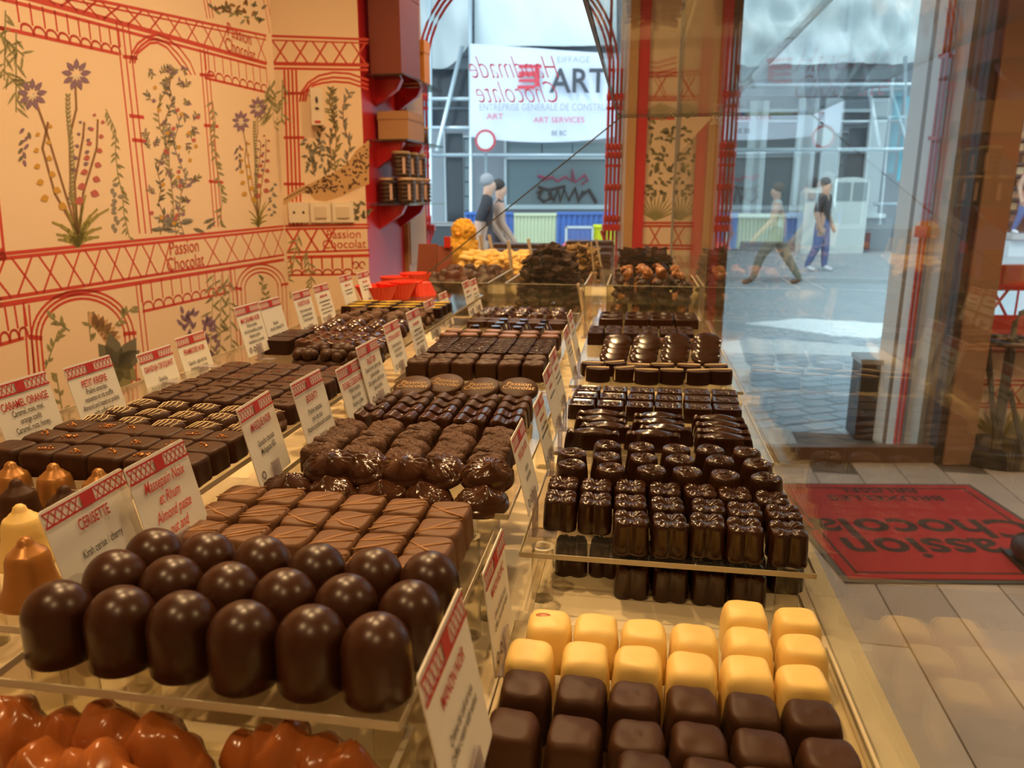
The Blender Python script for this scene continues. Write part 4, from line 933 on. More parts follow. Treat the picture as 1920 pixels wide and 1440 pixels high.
for i, (x, y) in enumerate(fpt):
    p = onz(x, y, ZF+.024); o = ob('caramel_figure_chocolate', figs[i], None, (p.x, p.y, ZF)); o.rotation_euler.z = radians((-8, -6, -4, 10)[i]); o.scale = (.78, .84, 1.0)
    tag(o, ('glossy caramel figure in the clear box beside the big card', 'glossy caramel figure in the clear box in the middle of the back row', 'glossy caramel figure lying in the front of the clear box', 'glossy caramel figure at the bell end of the clear box')[i], 'chocolate', 'caramel coloured figures')
bx = thing('acrylic_box', 'open clear plastic box holding the caramel coloured figures', 'box', (-.2, .23, ZF-.004)); iv = Matrix.Translation(-bx.location)
x0, x1, y0, y1, zt = -.34, -.093, .17, .2795, 1.190
for nm, q in (('bottom', (x0, y0, ZF-.004, x1, y1, ZF-.0005)), ('back_wall', (x0, y1, ZF-.004, x1, y1+.003, zt)), ('side_wall', (x1, y0, ZF-.004, x1+.003, y1+.003, zt)), ('side_wall', (x0-.003, y0, ZF-.004, x0, y1+.003, zt)), ('front_wall', (x0, y0-.003, ZF-.004, x1, y0, zt))):
    o = MB().box(*q).build(nm, acry, bx); o.data.transform(iv)
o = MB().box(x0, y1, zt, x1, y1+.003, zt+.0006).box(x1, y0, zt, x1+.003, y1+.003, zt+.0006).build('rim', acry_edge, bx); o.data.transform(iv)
riser('clear block under the box of caramel figures', -.34, -.095, .175, .270, ZF-.004)
# ------------------------------------------------------------------ price cards
paper = mat('card_paper', (.82, .80, .74), .6); red_ink = mat('red_ink', (.50, .025, .02), .6); dark_ink = mat('dark_ink', (.035, .022, .015), .6); pen_ink = mat('pen_ink', (.70, .04, .015), .5); grey_ink = mat('grey_ink', (.20, .16, .18), .6)
clip_m = glass('card_clip', (.80, .76, .80), .1, 1.4, dust=.22, dustc=(.6, .55, .55))
TW = .058
def price_card(TL, X, title, body, label, zfoot, hgt=.062, w=TW, yaw=0, tilt=13, hand=False, icons=2, illeg=0):
    A = onx(TL[0], TL[1], X)
    ey_ = Vector((-sin(radians(tilt)), 0, cos(radians(tilt)))); ex_ = Vector((0, 1, 0))
    R = Matrix.Rotation(radians(yaw), 3, 'Z'); ex_ = R @ ex_; ey_ = R @ ey_; en = ex_.cross(ey_)   # towards +X: the customer
    if en.x < 0: en = -en
    foot = A-ey_*hgt+ex_*(w/2); foot.z = zfoot
    t = thing('price_card', label, 'price card', foot); iv = Matrix.Translation(-foot)
    P = lambda u, v, o=0: A+ex_*(u*w)-ey_*(v*hgt)+en*o
    Q = lambda u, v, o=.0006: P(u, v, o)
    b = MB(); 
    nseg = 5; out = []
    for (cx_, cy_, a0) in ((.03, .03, 180), (.97, .03, 270), (.97, .97, 0), (.03, .97, 90)):
        for k in range(4): a = radians(a0+30*k); out.append((cx_+.03*cos(a), cy_+.03*sin(a)))
    n = len(out); v = [P(u, q, 0) for u, q in out]+[P(u, q, -.0007) for u, q in out]
    b.add(v, [tuple(range(n)), tuple(reversed(range(n, 2*n)))]+[(i, (i+1) % n, n+(i+1) % n, n+i) for i in range(n)])
    o = b.build('card', paper, t); o.data.transform(iv); tcard = o
    b = MB(); quad = lambda u0, v0, u1, v1, wd: None
    def ln(u0, v0, u1, v1, wd):
        d = Vector((u1-u0, v1-v0)); nrm = Vector((-d.y, d.x)).normalized()*wd/2
        b.add([Q(u0+nrm.x, v0+nrm.y), Q(u0-nrm.x, v0-nrm.y), Q(u1-nrm.x, v1-nrm.y), Q(u1+nrm.x, v1+nrm.y)], [(0, 1, 2, 3)])
    ln(.0, .035, 1, .035, .018); ln(0, .165, 1, .165, .022)
    for k in range(5):
        for s0 in (.01, .60):
            a = s0+k*.078; ln(a, .04, a+.07, .16, .012); ln(a+.07, .04, a, .16, .012)
    b.add([Q(.42, .03, .0008), Q(.42, .17, .0008), Q(.58, .17, .0008), Q(.58, .03, .0008)], [(0, 1, 2, 3)])
    o = b.build('lattice_band', red_ink, tcard); o.data.transform(iv)
    if title:
        me = text_mesh(title, .0086, .62, 0, red_ink, off=.00012); wmax = max(abs(v.co.x) for v in me.vertices)*2
        if wmax > w*.86:
            for v in me.vertices: v.co.x *= w*.86/wmax
        o = frame_obj('title', me, P(.5, .30, .0006), ex_, ey_, tcard); o.data.transform(iv)
    if body:
        nl = body.count('\n')+1; sz_ = .0066 if not hand else .0100
        me = text_mesh(body, sz_, .60 if not hand else .62, .0 if not hand else .35, dark_ink if not hand else pen_ink, line=1.0 if not hand else 1.0, off=.00004)
        wmax = max(abs(v.co.x) for v in me.vertices)*2
        if wmax > w*.92:
            for v in me.vertices: v.co.x *= w*.92/wmax
        o = frame_obj('description', me, P(.5, .57 if not hand else .58, .0006), ex_, ey_, tcard); o.data.transform(iv)
    if isinstance(illeg, int) and illeg:
        rq = random.Random(int(TL[0]*7+TL[1]))
        for nm_, mm_, rows, hh_ in (('title', red_ink, [.30], .055), ('description', dark_ink, [.44+.095*k for k in range(illeg)], .034)):
            b = MB()
            for v_ in rows:
                wd_ = rq.uniform(.5, .8) if nm_ != 'title' else rq.uniform(.35, .55); u_ = .5-wd_/2
                while u_ < .5+wd_/2:
                    l_ = rq.uniform(.015, .03)
                    b.add([Q(u_, v_-hh_/2*rq.uniform(.6, 1.2)), Q(u_, v_+hh_/2), Q(u_+l_, v_+hh_/2), Q(u_+l_, v_-hh_/2*rq.uniform(.6, 1.2))], [(0, 1, 2, 3)]); u_ += l_+(.008 if rq.random() < .8 else .03)
            o = b.build(nm_, mm_, tcard); o.data.transform(iv)
    b = MB()
    for k in range(icons):
        cxx = .16+.17*k
        for j in range(12):
            a0, a1 = 2*pi*j/12, 2*pi*(j+1)/12; b.add([Q(cxx+r_*cos(a), .88+r_*.93*sin(a)) for r_, a in ((.035, a0), (.058, a0), (.058, a1), (.035, a1))], [(0, 1, 2, 3)])
    if icons: o = b.build('allergen_mark', grey_ink, tcard); o.data.transform(iv)
    # clear clip holding the card, its foot on the shelf
    b = MB(); 
    v = [P(.5+a, q, o_) for o_ in (.0012, .0024) for a, q in ((-.11, .80), (.11, .80), (.11, 1.0), (-.11, 1.0))]
    b.add(v, [(3, 2, 1, 0), (4, 5, 6, 7), (0, 1, 5, 4), (1, 2, 6, 5), (2, 3, 7, 6), (3, 0, 4, 7)])
    bb_ = P(.5, 1.0); x_ = bb_.x; y_ = bb_.y
    b.box(x_-.001, y_-.0065, zfoot, x_+.0024, y_+.0065, bb_.z+.001); b.box(x_-.004, y_-.0065, zfoot, x_+.018, y_+.0065, zfoot+.0012)
    o = b.build('clip', clip_m, t); o.data.transform(iv)
    return t
PC = price_card
PC((-27, 727), -.47, 'CARAMEL ORANGE', 'Caramel, noix, miel,\norange confit\nCaramel, nuts, honey,\ncandied orange', 'white card titled Caramel Orange behind the gold beaded squares', ZL1)
PC((118, 690), -.471, 'PETIT KRISPIE', 'Praliné amandes,\nnoisettes et riz soufflé\nAlmond and hazelnut praliné\nwith puffed rice', 'white card titled Petit Krispie behind the white drizzled ovals', ZL1)
PC((255, 665), -.500, 'GIANDUJA CROQUANT', 'Gianduja,\nfèves de cacao / cacao beans', 'white card titled Gianduja Croquant behind the cocoa nib squares', ZL1)
PC((327, 635), -.505, 'FRAMBOISE NOIR', 'Ganache : pâte de fruit\nframboise / raspberry', 'white card titled Framboise Noir behind the red speckled squares', ZL1)
PC((438, 577), -.472, 'MACADAMIA NOIR', 'Praliné noisette,\nnoix de macadamia, caramel\nHazelnut praliné,\nmacadamia nut, caramel', 'white card titled Macadamia Noir at the edge of the riser', ZL2)
PC((484, 566), -.480, '', 'Ganache\nchocolat Venezuela 71%', 'white card about Venezuela chocolate beside the Macadamia Noir card', ZL2)
PC((546, 549), -.475, 'NOISETTE NOIR', 'Praliné noisette caramel\nCaramelised hazelnut\nTonka bean ganache', 'white card titled Noisette Noir behind the glossy balls', ZL2)
PC((586, 537), -.500, '', '', 'white card with four short lines behind the crispy clusters', ZL2, illeg=4)
PC((634, 518), -.509, '', '', 'white card with two short lines behind the yellow striped oblongs', ZL2, illeg=2)
PC((668, 512), -.500, '', '', 'white card standing by the red paper cups', ZL2, illeg=2)
PC((72, 962), -.288, 'CERISETTE', 'Kirsh cerise / cherry', 'creased white card titled Cerisette beside the dark domes', ZD, hgt=.056, w=.066, icons=0, yaw=2)
PC((232, 880), -.284, '', 'Massepain Noix\net Rhum\nAlmond paste\nnut and\nwith Rhum', 'white card handwritten in red beside the drizzled squares', ZMK, hand=True, icons=0, hgt=.064)
PC((443, 768), -.280, 'MASQUE NOIR', 'Ganache: chocolat\nMadagascar 65%', 'white card titled Masque Noir beside the chocolate masks', ZM2, icons=1, yaw=4)
PC((544, 720), -.270, 'BOUNTY', 'Praliné noisettes,\nnoix de coco\nHazelnut praliné and coconut', 'white card about coconut praline beside the rough bars', ZM2)
PC((629, 694), -.262, 'DOUBLE COEUR NOIR', 'Praliné noisettes,\nfève de cacao\nHazelnut praliné,\ncacao bean', 'white card titled Double Coeur Noir beside the bow chocolates', ZM2, hgt=.060, icons=0)
PC((667, 652), -.262, 'PALET OR', 'Ganache noire, beurre salé,\npraliné amandes\nDark ganache, salted butter,\nalmond praliné', 'white card titled Palet Or beside the gold printed discs', ZM2)
PC((718, 611), -.304, 'CITRON & NOISETTE', 'Ganache crème citron\net praliné noisette\nHazelnut ganache', 'white card titled Citron and Noisette beside the rippled squares', ZM3)
PC((761, 587), -.300, '', '', 'white card with four lines beside the wave lined oblongs', ZM3, illeg=4)
PC((794, 567), -.335, '', '', 'white card beside the pale topped ovals', ZM3, illeg=4)
PC((822, 552), -.345, '', '', 'white card beside the flat topped cones', ZM3, illeg=3)
PC((866, 530), -.320, '', '', 'narrow looking white card in front of the truffle bin', ZM3, hgt=.066, illeg=1)
PC((880, 526), -.322, '', '', 'narrow looking white card tucked behind the front bin card', ZM3, hgt=.066, illeg=2)
PC((783, 1272), -.0690, 'MANON NOIR', 'Crème de café et noix\nCoffee cream with walnut', 'big white card titled Manon Noir beside the brown cubes', ZR0, hgt=.072, w=.064, tilt=11)
PC((906, 1075), -.0790, 'MANON BLANC', 'Crème de café et noix\nCoffee cream with walnut', 'white card titled Manon Blanc beside the ivory cubes', ZR0, hgt=.068, w=.062, tilt=6)
PC((958, 824), -.0865, 'PAPILLON NOIR', 'Ganache\naux amandes', 'white card beside the butterfly chocolates', ZR1)
PC((1000, 762), -.0880, '', '', 'white card beside the rose chocolates', ZR1, illeg=2)
PC((1018, 702), -.0850, '', '', 'white card beside the sweet shaped bars', ZR2, illeg=1)
PC((1030, 668), -.0870, '', '', 'white card beside the embossed squares', ZR2, illeg=2)
PC((1056, 622), -.0860, '', '', 'white card beside the white striped ovals', ZR3, illeg=2)
PC((1064, 592), -.0870, '', '', 'white card beside the leaning discs', ZR3, illeg=1)
# ------------------------------------------------------------------ far bins
def bin_(label, x0, x1, y0, y1, zb, zt, tpart=True):
    t = thing('acrylic_bin', label, 'bin', ((x0+x1)/2, (y0+y1)/2, zb)); iv = Matrix.Translation(-t.location); w = .003
    for nm, q in (('bottom', (x0, y0, zb, x1, y1, zb+w)), ('front_wall', (x0, y0, zb+w, x1, y0+w, zt)), ('back_wall', (x0, y1-w, zb+w, x1, y1, zt)), ('side_wall', (x0, y0+w, zb+w, x0+w, y1-w, zt)), ('side_wall', (x1-w, y0+w, zb+w, x1, y1-w, zt))):
        o = MB().box(*q).build(nm, acry, t); o.data.transform(iv)
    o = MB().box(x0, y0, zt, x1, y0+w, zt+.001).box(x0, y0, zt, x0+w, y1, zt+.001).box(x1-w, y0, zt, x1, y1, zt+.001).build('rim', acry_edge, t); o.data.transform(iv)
def heap(name, meshes, x0, x1, y0, y1, zb, n, layers, dz, hump, label, group, cat='chocolate', sc=(.9, 1.1), rx=25, shr=.045):
    r = random.Random(len(label)); out = []
    for L in range(layers):
        sh = 1-shr*L
        nx, ny = n
        for i in range(nx):
            for j in range(ny):
                u, v = (i+.5+r.uniform(-.25, .25))/nx, (j+.5+r.uniform(-.25, .25))/ny
                cx, cy = (x0+x1)/2, (y0+y1)/2
                x = cx+(u-.5)*(x1-x0)*sh*.93; y = cy+(v-.5)*(y1-y0)*sh*.9; x = min(max(x, x0+.022), x1-.022); y = min(max(y, y0+.025), y1-.025)
                z = zb+L*dz+hump*L*max(0, 1-((u-.5)*2)**2)*.5
                o = ob(name, meshes[(i*3+j+L) % len(meshes)], None, (x, y, z)); s = r.uniform(*sc); o.scale = (s, s, s)
                o.rotation_euler = (radians(r.uniform(-rx, rx)), radians(r.uniform(-rx, rx)), r.uniform(0, 6.3)); tag(o, label, cat, group); out.append(o)
    return out
ZFB = 1.150
riser('clear riser under the row of three bins', -.50, .138, 1.70, 2.12, ZFB)
truf = [mould(sup(.0205, .019, 2.2, 28), .034, .8, .6, .6, 5, None, .002, s, md, 'truffle') for s in (1, 2)]
xa, xb_ = ony(778, 545, 1.72).x, ony(915, 545, 1.72).x
xm0, xm1 = ony(946, 545, 1.72).x, ony(1097, 545, 1.72).x
xr0, xr1 = ony(1137, 545, 1.72).x, GX-.010
zt_ = ony(1000, 533, 1.72).z
bin_('clear bin of round brown truffles', xa, xb_, 1.72, 2.08, ZFB, zt_)
heap('truffle', truf, xa, xb_, 1.72, 2.08, ZFB+.006, (4, 6), 3, .026, .0, 'round dusty brown truffle heaped in a clear bin', 'truffles in the bin')
bin_('clear bin of dark cocoa dusted chips', xm0, xm1, 1.72, 1.98, ZFB, zt_)
chipm = choc('cocoa_chip', (.040, .013, .007), .8)
def chip(s, m_=None, l=.016):
    r = random.Random(s); v = []; n = 9
    for k in range(n):
        a = 2*pi*k/n; q = l*r.uniform(.7, 1.15); v.append((q*cos(a), q*.75*sin(a), r.uniform(-.004, .004)))
    w_ = [(x*.9, y*.9, z+.006) for x, y, z in v]
    f = [tuple(range(n-1, -1, -1)), tuple(range(n, 2*n))]+[(i, (i+1) % n, n+(i+1) % n, n+i) for i in range(n)]
    o = mk('chip', v+w_, f, m_ or chipm); me = o.data; bpy.data.objects.remove(o); return me
chips = [chip(s) for s in range(4)]
heap('cocoa_chip', chips, xm0+.004, xm1-.004, 1.73, 1.97, ZFB+.010, (5, 6), 8, .0135, .012, 'rough dark cocoa dusted chocolate chip heaped in a clear bin', 'cocoa dusted chips', rx=40)
bin_('clear bin of dark chocolates with candied nuts', xr0, xr1, 1.72, 1.98, ZFB, zt_)
nutd = [mould(sup(.021, .018, 2.2, 28), .024, .8, .6, .6, 5, None, .003, s, dk, 'mendiant') for s in (1, 2)]
nuto = [mould(sup(.015, .012, 2.3, 24), .017, .8, .6, .6, 5, None, .005, s, orangepeel, 'candied_nut') for s in (1, 2)]
heap('dark_lump_chocolate', nutd, xr0+.004, xr1-.004, 1.73, 1.97, ZFB+.006, (4, 4), 3, .026, .004, 'dark round chocolate mixed among candied nuts', 'dark lumps in the nut bin', rx=30)
heap('candied_nut', nuto, xr0+.004, xr1-.004, 1.73, 1.97, ZFB+.014, (4, 4), 4, .024, .006, 'orange brown candied nut in a clear bin', 'candied nuts in the bin', cat='nut', rx=60, sc=(.7, 1.0))
# second row behind
ZF2 = 1.175
riser('clear riser behind the three bins', -.62, .138, 2.16, 3.30, ZF2)
yel_m = choc('pale_yellow_sweet', (.70, .42, .10), .5, var=.15)
yel = [mould(sup(.030, .014, 2.3, 28), .022, .8, .5, .6, 5, None, .002, s, yel_m, 'yellow_sweet') for s in (1, 2)]
ya, yb2 = ony(800, 490, 2.30).x, ony(1000, 490, 2.30).x
heap('yellow_sweet', yel, ya+.10, yb2, 2.18, 2.45, ZF2, (4, 6), 4, .019, .0, 'pale yellow oblong sweet heaped behind the truffles', 'pale yellow sweets', cat='sweet', rx=15)
bin_('tall clear bin of pale yellow sweets', ya+.085, yb2+.01, 2.17, 2.47, ZF2-.0, ony(900, 505, 2.2).z)
crmb = [chip(s, mat('nut_crumble', (.25, .14, .05), .7, var=.5, vscale=90), .016) for s in range(3)]
xc0, xc1 = ony(1035, 480, 2.25).x, ony(1133, 480, 2.25).x
heap('nut_crumble_piece', crmb+chips[:1], xc0, xc1, 2.16, 2.4, ZF2+.006, (4, 5), 6, .014, .008, 'speckled pale nut crumble piece behind the cocoa chips', 'nut crumble pieces', cat='sweet', rx=40)
bark = []
for s in range(3):
    b = MB(); b.box(-.035, -.006, -.004, .035, .006, .004); bark.append(b.mesh('stick', dk))
xk0, xk1 = ony(1142, 490, 2.3).x, GX-.012
heap('chocolate_stick', bark, xk0+.02, xk1-.028, 2.18, 2.48, ZF2+.006, (3, 6), 6, .0125, .006, 'thin dark chocolate stick in a tangled heap', 'dark chocolate sticks', rx=18)
# slab stacks at the far end
slab = MB(); slab.box(-.036, -.055, 0, .036, .055, .009)
for i in range(2):
    for j in range(3): slab.box(-.034+i*.035, -.053+j*.036, .009, -.002+i*.035, -.019+j*.036, .0125)
slm = slab.mesh('slab', choc('slab_chocolate', (.050, .021, .014), .45))
for (xs0, xs1, Y, n, zz_) in ((ony(905, 470, 2.75).x, ony(1040, 470, 2.75).x, 2.62, 4, ony(960, 478, 2.62).z), (ony(1052, 470, 2.75).x, ony(1150, 470, 2.75).x, 2.62, 3, ony(1090, 474, 2.62).z)):
    nl = max(2, int((zz_-ZF2)/.0135))
    for k in range(n):
        for r_ in range(3):
            for L in range(nl if r_ == 0 else nl+r_):
                o = ob('chocolate_slab', slm, None, (xs0+.04+k*(xs1-xs0-.08)/(n-1), Y+.06+r_*.125, ZF2+.0005+L*.0131)); o.rotation_euler.z = radians(random.uniform(-2, 2))
                tag(o, 'flat ribbed chocolate slab stacked at the window end', 'chocolate', 'stacked slabs at the window end')
# yellow plush chick
fur = mat('yellow_fluff', (.72, .40, .05), .9, bump=1.0, bscale=900)
cpos = ony(868, 505, 2.52)
ck = thing('fluffy_chick', 'fluffy yellow toy chick sitting behind the sweets', 'toy', (cpos.x, 2.52, ZF2))
def fuzzy(c, r, sc, seed, amp=.004, n=30, m=20):
    b = MB(); b.ball(c, r, n, m, sc)
    b.v = [v+noise.noise_vector(v*120+Vector((seed, 0, 0)))*amp for v in b.v]; return b
fuzzy((0, 0, .062), .054, (1, 1, 1.2), 1, .007, 60, 40).build('body', fur, ck, True); fuzzy((.004, 0, .125), .041, (1, 1, 1.1), 4, .007, 50, 34).build('head', fur, ck, True)
MB().lathe([(.0001, .0), (.008, .004), (.0001, .02)], 10, (0, 0, 0)).build('beak', mat('beak', (.75, .32, .04), .5), ck, True, (-.004, -.042, .122)).rotation_euler = (radians(90), 0, 0)
for sx_ in (-1, 1): fuzzy((sx_*.044, 0, .075), .022, (.5, .9, 1.3), 7, .006).build('wing', fur, ck, True)
# leaflets and red pleated cups at the staff side
for k, (x, y0_, y1_, w_, lab) in enumerate(((796, 458, 535, 34, 'brown red folded leaflet leaning by the window'), (828, 462, 520, 26, 'brown red folded leaflet beside the yellow chick'))):
    Y = 1.95+k*.15; p = ony(x, y1_, Y); h_ = ony(x, y0_, Y).z-p.z; wdt = (ony(x+w_/2, y1_, Y)-ony(x-w_/2, y1_, Y)).length
    t = thing('leaflet', lab, 'leaflet', (p.x, Y, 1.15 if k == 0 else 1.175)); hh = ony(x, y0_, Y).z-t.location.z
    lm = mat('leaflet_brown', (.24, .06, .03), .5)
    v = [(-wdt/2, -.01, 0), (wdt/2, 0, 0), (wdt/2+.008, .02, hh), (-wdt/2+.008, .012, hh)]; v += [(a, b+.002, c) for a, b, c in v]
    q6 = [(0, 1, 2, 3), (7, 6, 5, 4), (0, 4, 5, 1), (1, 5, 6, 2), (2, 6, 7, 3), (3, 7, 4, 0)]
    mk('front_sheet', v, q6, lm, t); mk('back_sheet', [(a, b+.02*(1-c/hh)+.003, c) for a, b, c in v], q6, lm, t)
    if k: MB().box(-.005, -.004, 0, .012, .004, .03).build('red_tab', mat('red_tab', (.6, .03, .02), .5), t, False, (.012, .012, hh-.004))
cupm = mat('red_paper_cup', (.70, .045, .015), .55)
cu = MB(); n = 60; v = []
for z, r in ((0, .026), (.004, .027), (.030, .039)):
    for j in range(n): a = 2*pi*j/n; q = r*(1+(.035 if j % 2 else -.0)*(z > 0)); v.append((q*cos(a), q*sin(a), z))
f = [(k*n+j, k*n+(j+1) % n, (k+1)*n+(j+1) % n, (k+1)*n+j) for k in range(2) for j in range(n)]
cu.add(v, f); cu.add([(x*.999, y*.999, z+.0006) for x, y, z in v], [tuple(reversed(q)) for q in f]); cu.add([(.026*cos(2*pi*j/24), .026*sin(2*pi*j/24), .0008) for j in range(24)], [tuple(range(24))])
cum = cu.mesh('paper_cup', cupm)
for i, (x, y, s, up) in enumerate(((712, 545, 1, 0), (742, 548, 1, 0), (752, 528, .9, 0), (762, 560, .85, 1), (690, 548, .8, 0), (728, 535, .9, 0))):
    p = ony(x, y, 1.42+.03*(i % 3)); o = ob('paper_cup', cum, None, (p.x, 1.40+.055*i-(.05 if up else 0), ZL2)); o.scale = (s, s, s)
    if up: o.rotation_euler.x = pi; o.location.z += .030*s
    tag(o, '%s red pleated paper cup from the yellow striped oblongs' % ORD[i], 'paper cup', 'red paper cups')
# small cards sticking out of the far bins
for i, (x, y, Y, zf) in enumerate(((963, 475, 2.13, ZF2), (1008, 470, 2.14, ZF2), (1118, 478, 2.13, ZF2), (1136, 470, 2.14, ZF2), (908, 460, 2.60, ZF2), (930, 458, 2.60, ZF2), (1100, 570, 1.66, 1.115), (1104, 560, 1.69, 1.115))):
    p = ony(x, y, Y); t = thing('bin_card', 'small worn card standing edge on among the far bins', 'price card', (p.x, Y, zf), 0, 'cards among the far bins')
    hh = max(.05, p.z+.035-zf); b = MB(); b.box(-.0012, -.022, hh-.075 if hh > .09 else .01, .0012, .022, hh, 0, Matrix.Rotation(radians(-12 if i % 2 else -7), 4, 'Y')); b.build('card', mat('worn_card', (.55, .42, .28), .6), t)
    b = MB(); b.box(-.003, -.005, 0, .003, .005, hh*.6, 0, Matrix.Rotation(radians(-12 if i % 2 else -7), 4, 'Y')); b.box(-.01, -.008, 0, .01, .008, .0015); b.build('clip', clip_m, t)
# ------------------------------------------------------------------ on the red reveal and the corner wall
kraft = mat('kraft_box', (.38, .20, .09), .55); rust = mat('rust_box', (.19, .04, .028), .45)
def rbox(name, label, s0, s1, o0, o1, z0, h, m, tilt=0, band=None, txt=None):
    t = thing(name, label, 'box', RV.pt((s0+s1)/2, z0, (o0+o1)/2)); iv = Matrix.Translation(-t.location)
    o = MB().pbox(RV, s0, s1, z0, z0+h*.72, o0, o1).build('body', m, t); o.data.transform(iv)
    o = MB().pbox(RV, s0-.002, s1+.002, z0+h*.72, z0+h, o0-.002, o1+.002).build('lid', m, t); o.data.transform(iv)
    if band: o = MB().pbox(RV, s0-.003, s0+.02, z0, z0+h+.001, o0-.003, o1+.003).build('printed_band', band, t); o.data.transform(iv)
    return t
sz0, sz1, sz2 = shelf_z
rbox('gift_box', 'kraft brown gift box on the middle glass shelf', .12, .33, .02, .15, sz1, .115, kraft, band=None)
tb = rbox('gift_box', 'tall rust red box standing on the top glass shelf', .06, .30, .02, .15, sz0, .42, rust)
rbox('gift_box', 'orange patterned slim box behind the rust red box', .36, .44, .04, .15, sz0, .18, mat('orange_box', (.65, .26, .04), .5))
jar_g = glass('jar_glass', (.9, .9, .88), .03, 1.45); roll = mat('chocolate_roll', (.07, .035, .022), .5, var=.5, vscale=60)
for i, (s_, o_, L) in enumerate(((.13, .05, 0), (.13, .13, 0), (.23, .13, 0), (.23, .05, 0), (.35, .13, 0), (.13, .11, 1), (.24, .11, 1), (.35, .05, 0), (.35, .11, 1))):
    p = RV.pt(s_, sz2+L*.106, o_); t = thing('sweet_jar', 'clear jar of dark chocolate rolls stacked on top of other jars' if L else 'clear jar of dark chocolate rolls standing on the bottom glass shelf', 'jar', p, 0, 'jars of chocolate rolls')
    b = MB(); b.lathe([(.038, 0), (.041, .003), (.041, .085), (.036, .093)], 20); b.build('jar', jar_g, t, True)
    b = MB(); b.lathe([(.037, .093), (.038, .095), (.038, .1035), (.036, .105)], 20); b.build('lid', mat('jar_lid', (.40, .26, .16), .4), t, True)
    for k in range(5): MB().lathe([(.034, .004+k*.017), (.037, .006+k*.017), (.037, .016+k*.017), (.034, .019+k*.017)], 16).build('chocolate_roll', roll, t, True)
    b = MB(); 
    for k in range(4):
        a0, a1 = -pi/2+.45+k*.07, -pi/2+.45+(k+1)*.07; b.add([(.0418*cos(a), .0418*sin(a), z) for a, z in ((a0, .015), (a1, .015), (a1, .078), (a0, .078))], [(0, 1, 2, 3)])
    b.build('label', mat('pink_label', (.55, .36, .30), .6), t)
p = RV.pt(.47, sz1, .10); t = thing('sweet_jar', 'single small jar on the middle glass shelf beside the kraft box', 'jar', p)
MB().lathe([(.026, 0), (.028, .003), (.028, .06), (.024, .066)], 18).build('jar', jar_g, t, True); MB().lathe([(.024, .004), (.024, .056)], 14).build('chocolate_roll', roll, t, True); MB().lathe([(.025, .066), (.026, .07), (.025, .078)], 18).build('lid', mat('jar_lid', (.40, .26, .16), .4), t, True)
plastic = mat('white_plastic', (.72, .62, .48), .4)
for i, (x0_, x1_, nm, lab) in enumerate(((541, 579, 'wall_socket', 'white round-pin wall socket on the papered corner wall'), (582, 620, 'light_switch', 'white light switch between the socket and the blank plate'), (623, 663, 'light_switch', 'white light switch nearest the red reveal'))):
    a, b_ = CWALL.px(x0_, 400)[0], CWALL.px(x1_, 400)[0]; zc_ = CWALL.px(600, 398)[1]; h_ = .040
    t = thing(nm, lab, 'switch' if i else 'socket', CWALL.pt((a+b_)/2, zc_, 0)); iv = Matrix.Translation(-t.location)
    o = MB().pbox(CWALL, a, b_, zc_-h_, zc_+h_, .001, .012).build('plate', plastic, t); o.data.transform(iv); m_ = (b_-a)*.22
    if i: o = MB().pbox(CWALL, a+m_, b_-m_, zc_-h_*.55, zc_+h_*.55, .012, .018).build('rocker', mat('switch_rocker', (.62, .50, .36), .4), t); o.data.transform(iv)
    else:
        b = MB(); 
        for k in (-1, 1): b.lathe([(.005, 0), (.005, .002)], 10, (0, 0, 0))
        o = MB().pbox(CWALL, a+m_, a+m_+.008, zc_-.005, zc_+.005, .012, .0128).pbox(CWALL, b_-m_-.008, b_-m_, zc_-.005, zc_+.005, .012, .0128).build('pin_hole', dark_ink, t); o.data.transform(iv)
sa, za = CWALL.px(580, 166); sb, zb_ = CWALL.px(607, 236)
t = thing('air_freshener', 'slim white wall dispenser above the light switches', 'dispenser', CWALL.pt((sa+sb)/2, (za+zb_)/2, 0)); iv = Matrix.Translation(-t.location)
o = MB().pbox(CWALL, sa, sb, zb_, za, .001, .035).build('case', plastic, t); o.data.transform(iv)
b = MB(); b.ball(CWALL.pt((sa+sb)/2, za-.045, .035), .011, 10, 6, (.5, .5, 1.2)); b.ball(CWALL.pt((sa+sb)/2, za-.075, .035), .010, 10, 6, (.8, .8, .4)); o = b.build('nozzle', dark_ink, t, True); o.data.transform(iv)
o = MB().pbox(CWALL, sa+.012, sb-.012, zb_+.008, zb_+.016, .035, .037).build('red_mark', red_ink, t); o.data.transform(iv)
# mirrored script on the window
sc_ = mat('window_script', (.75, .10, .12), .6)
_n = sc_.node_tree; _t = _n.nodes.new('ShaderNodeBsdfTranslucent'); _t.inputs[0].default_value = (.85, .12, .15, 1); _m = _n.nodes.new('ShaderNodeMixShader'); _m.inputs[0].default_value = .6
_n.links.new(_n.nodes['Principled BSDF'].outputs[0], _m.inputs[1]); _n.links.new(_t.outputs[0], _m.inputs[2]); _n.links.new(_m.outputs[0], _n.nodes['Material Output'].inputs[0])
for body, x, y, sz_ in (('Handmade', 968, 122, .155), ('Chocolate', 975, 170, .150)):
    me = text_mesh(body, sz_, .66, .55, sc_, off=-.0022); s_, z_ = FAC.px(x, y)
    o = frame_obj('window_lettering', me, FAC.pt(s_, z_, -.098), -FAC.u, (0, 0, 1), win); o['label'] = 'red script lettering reading %s seen from behind' % body
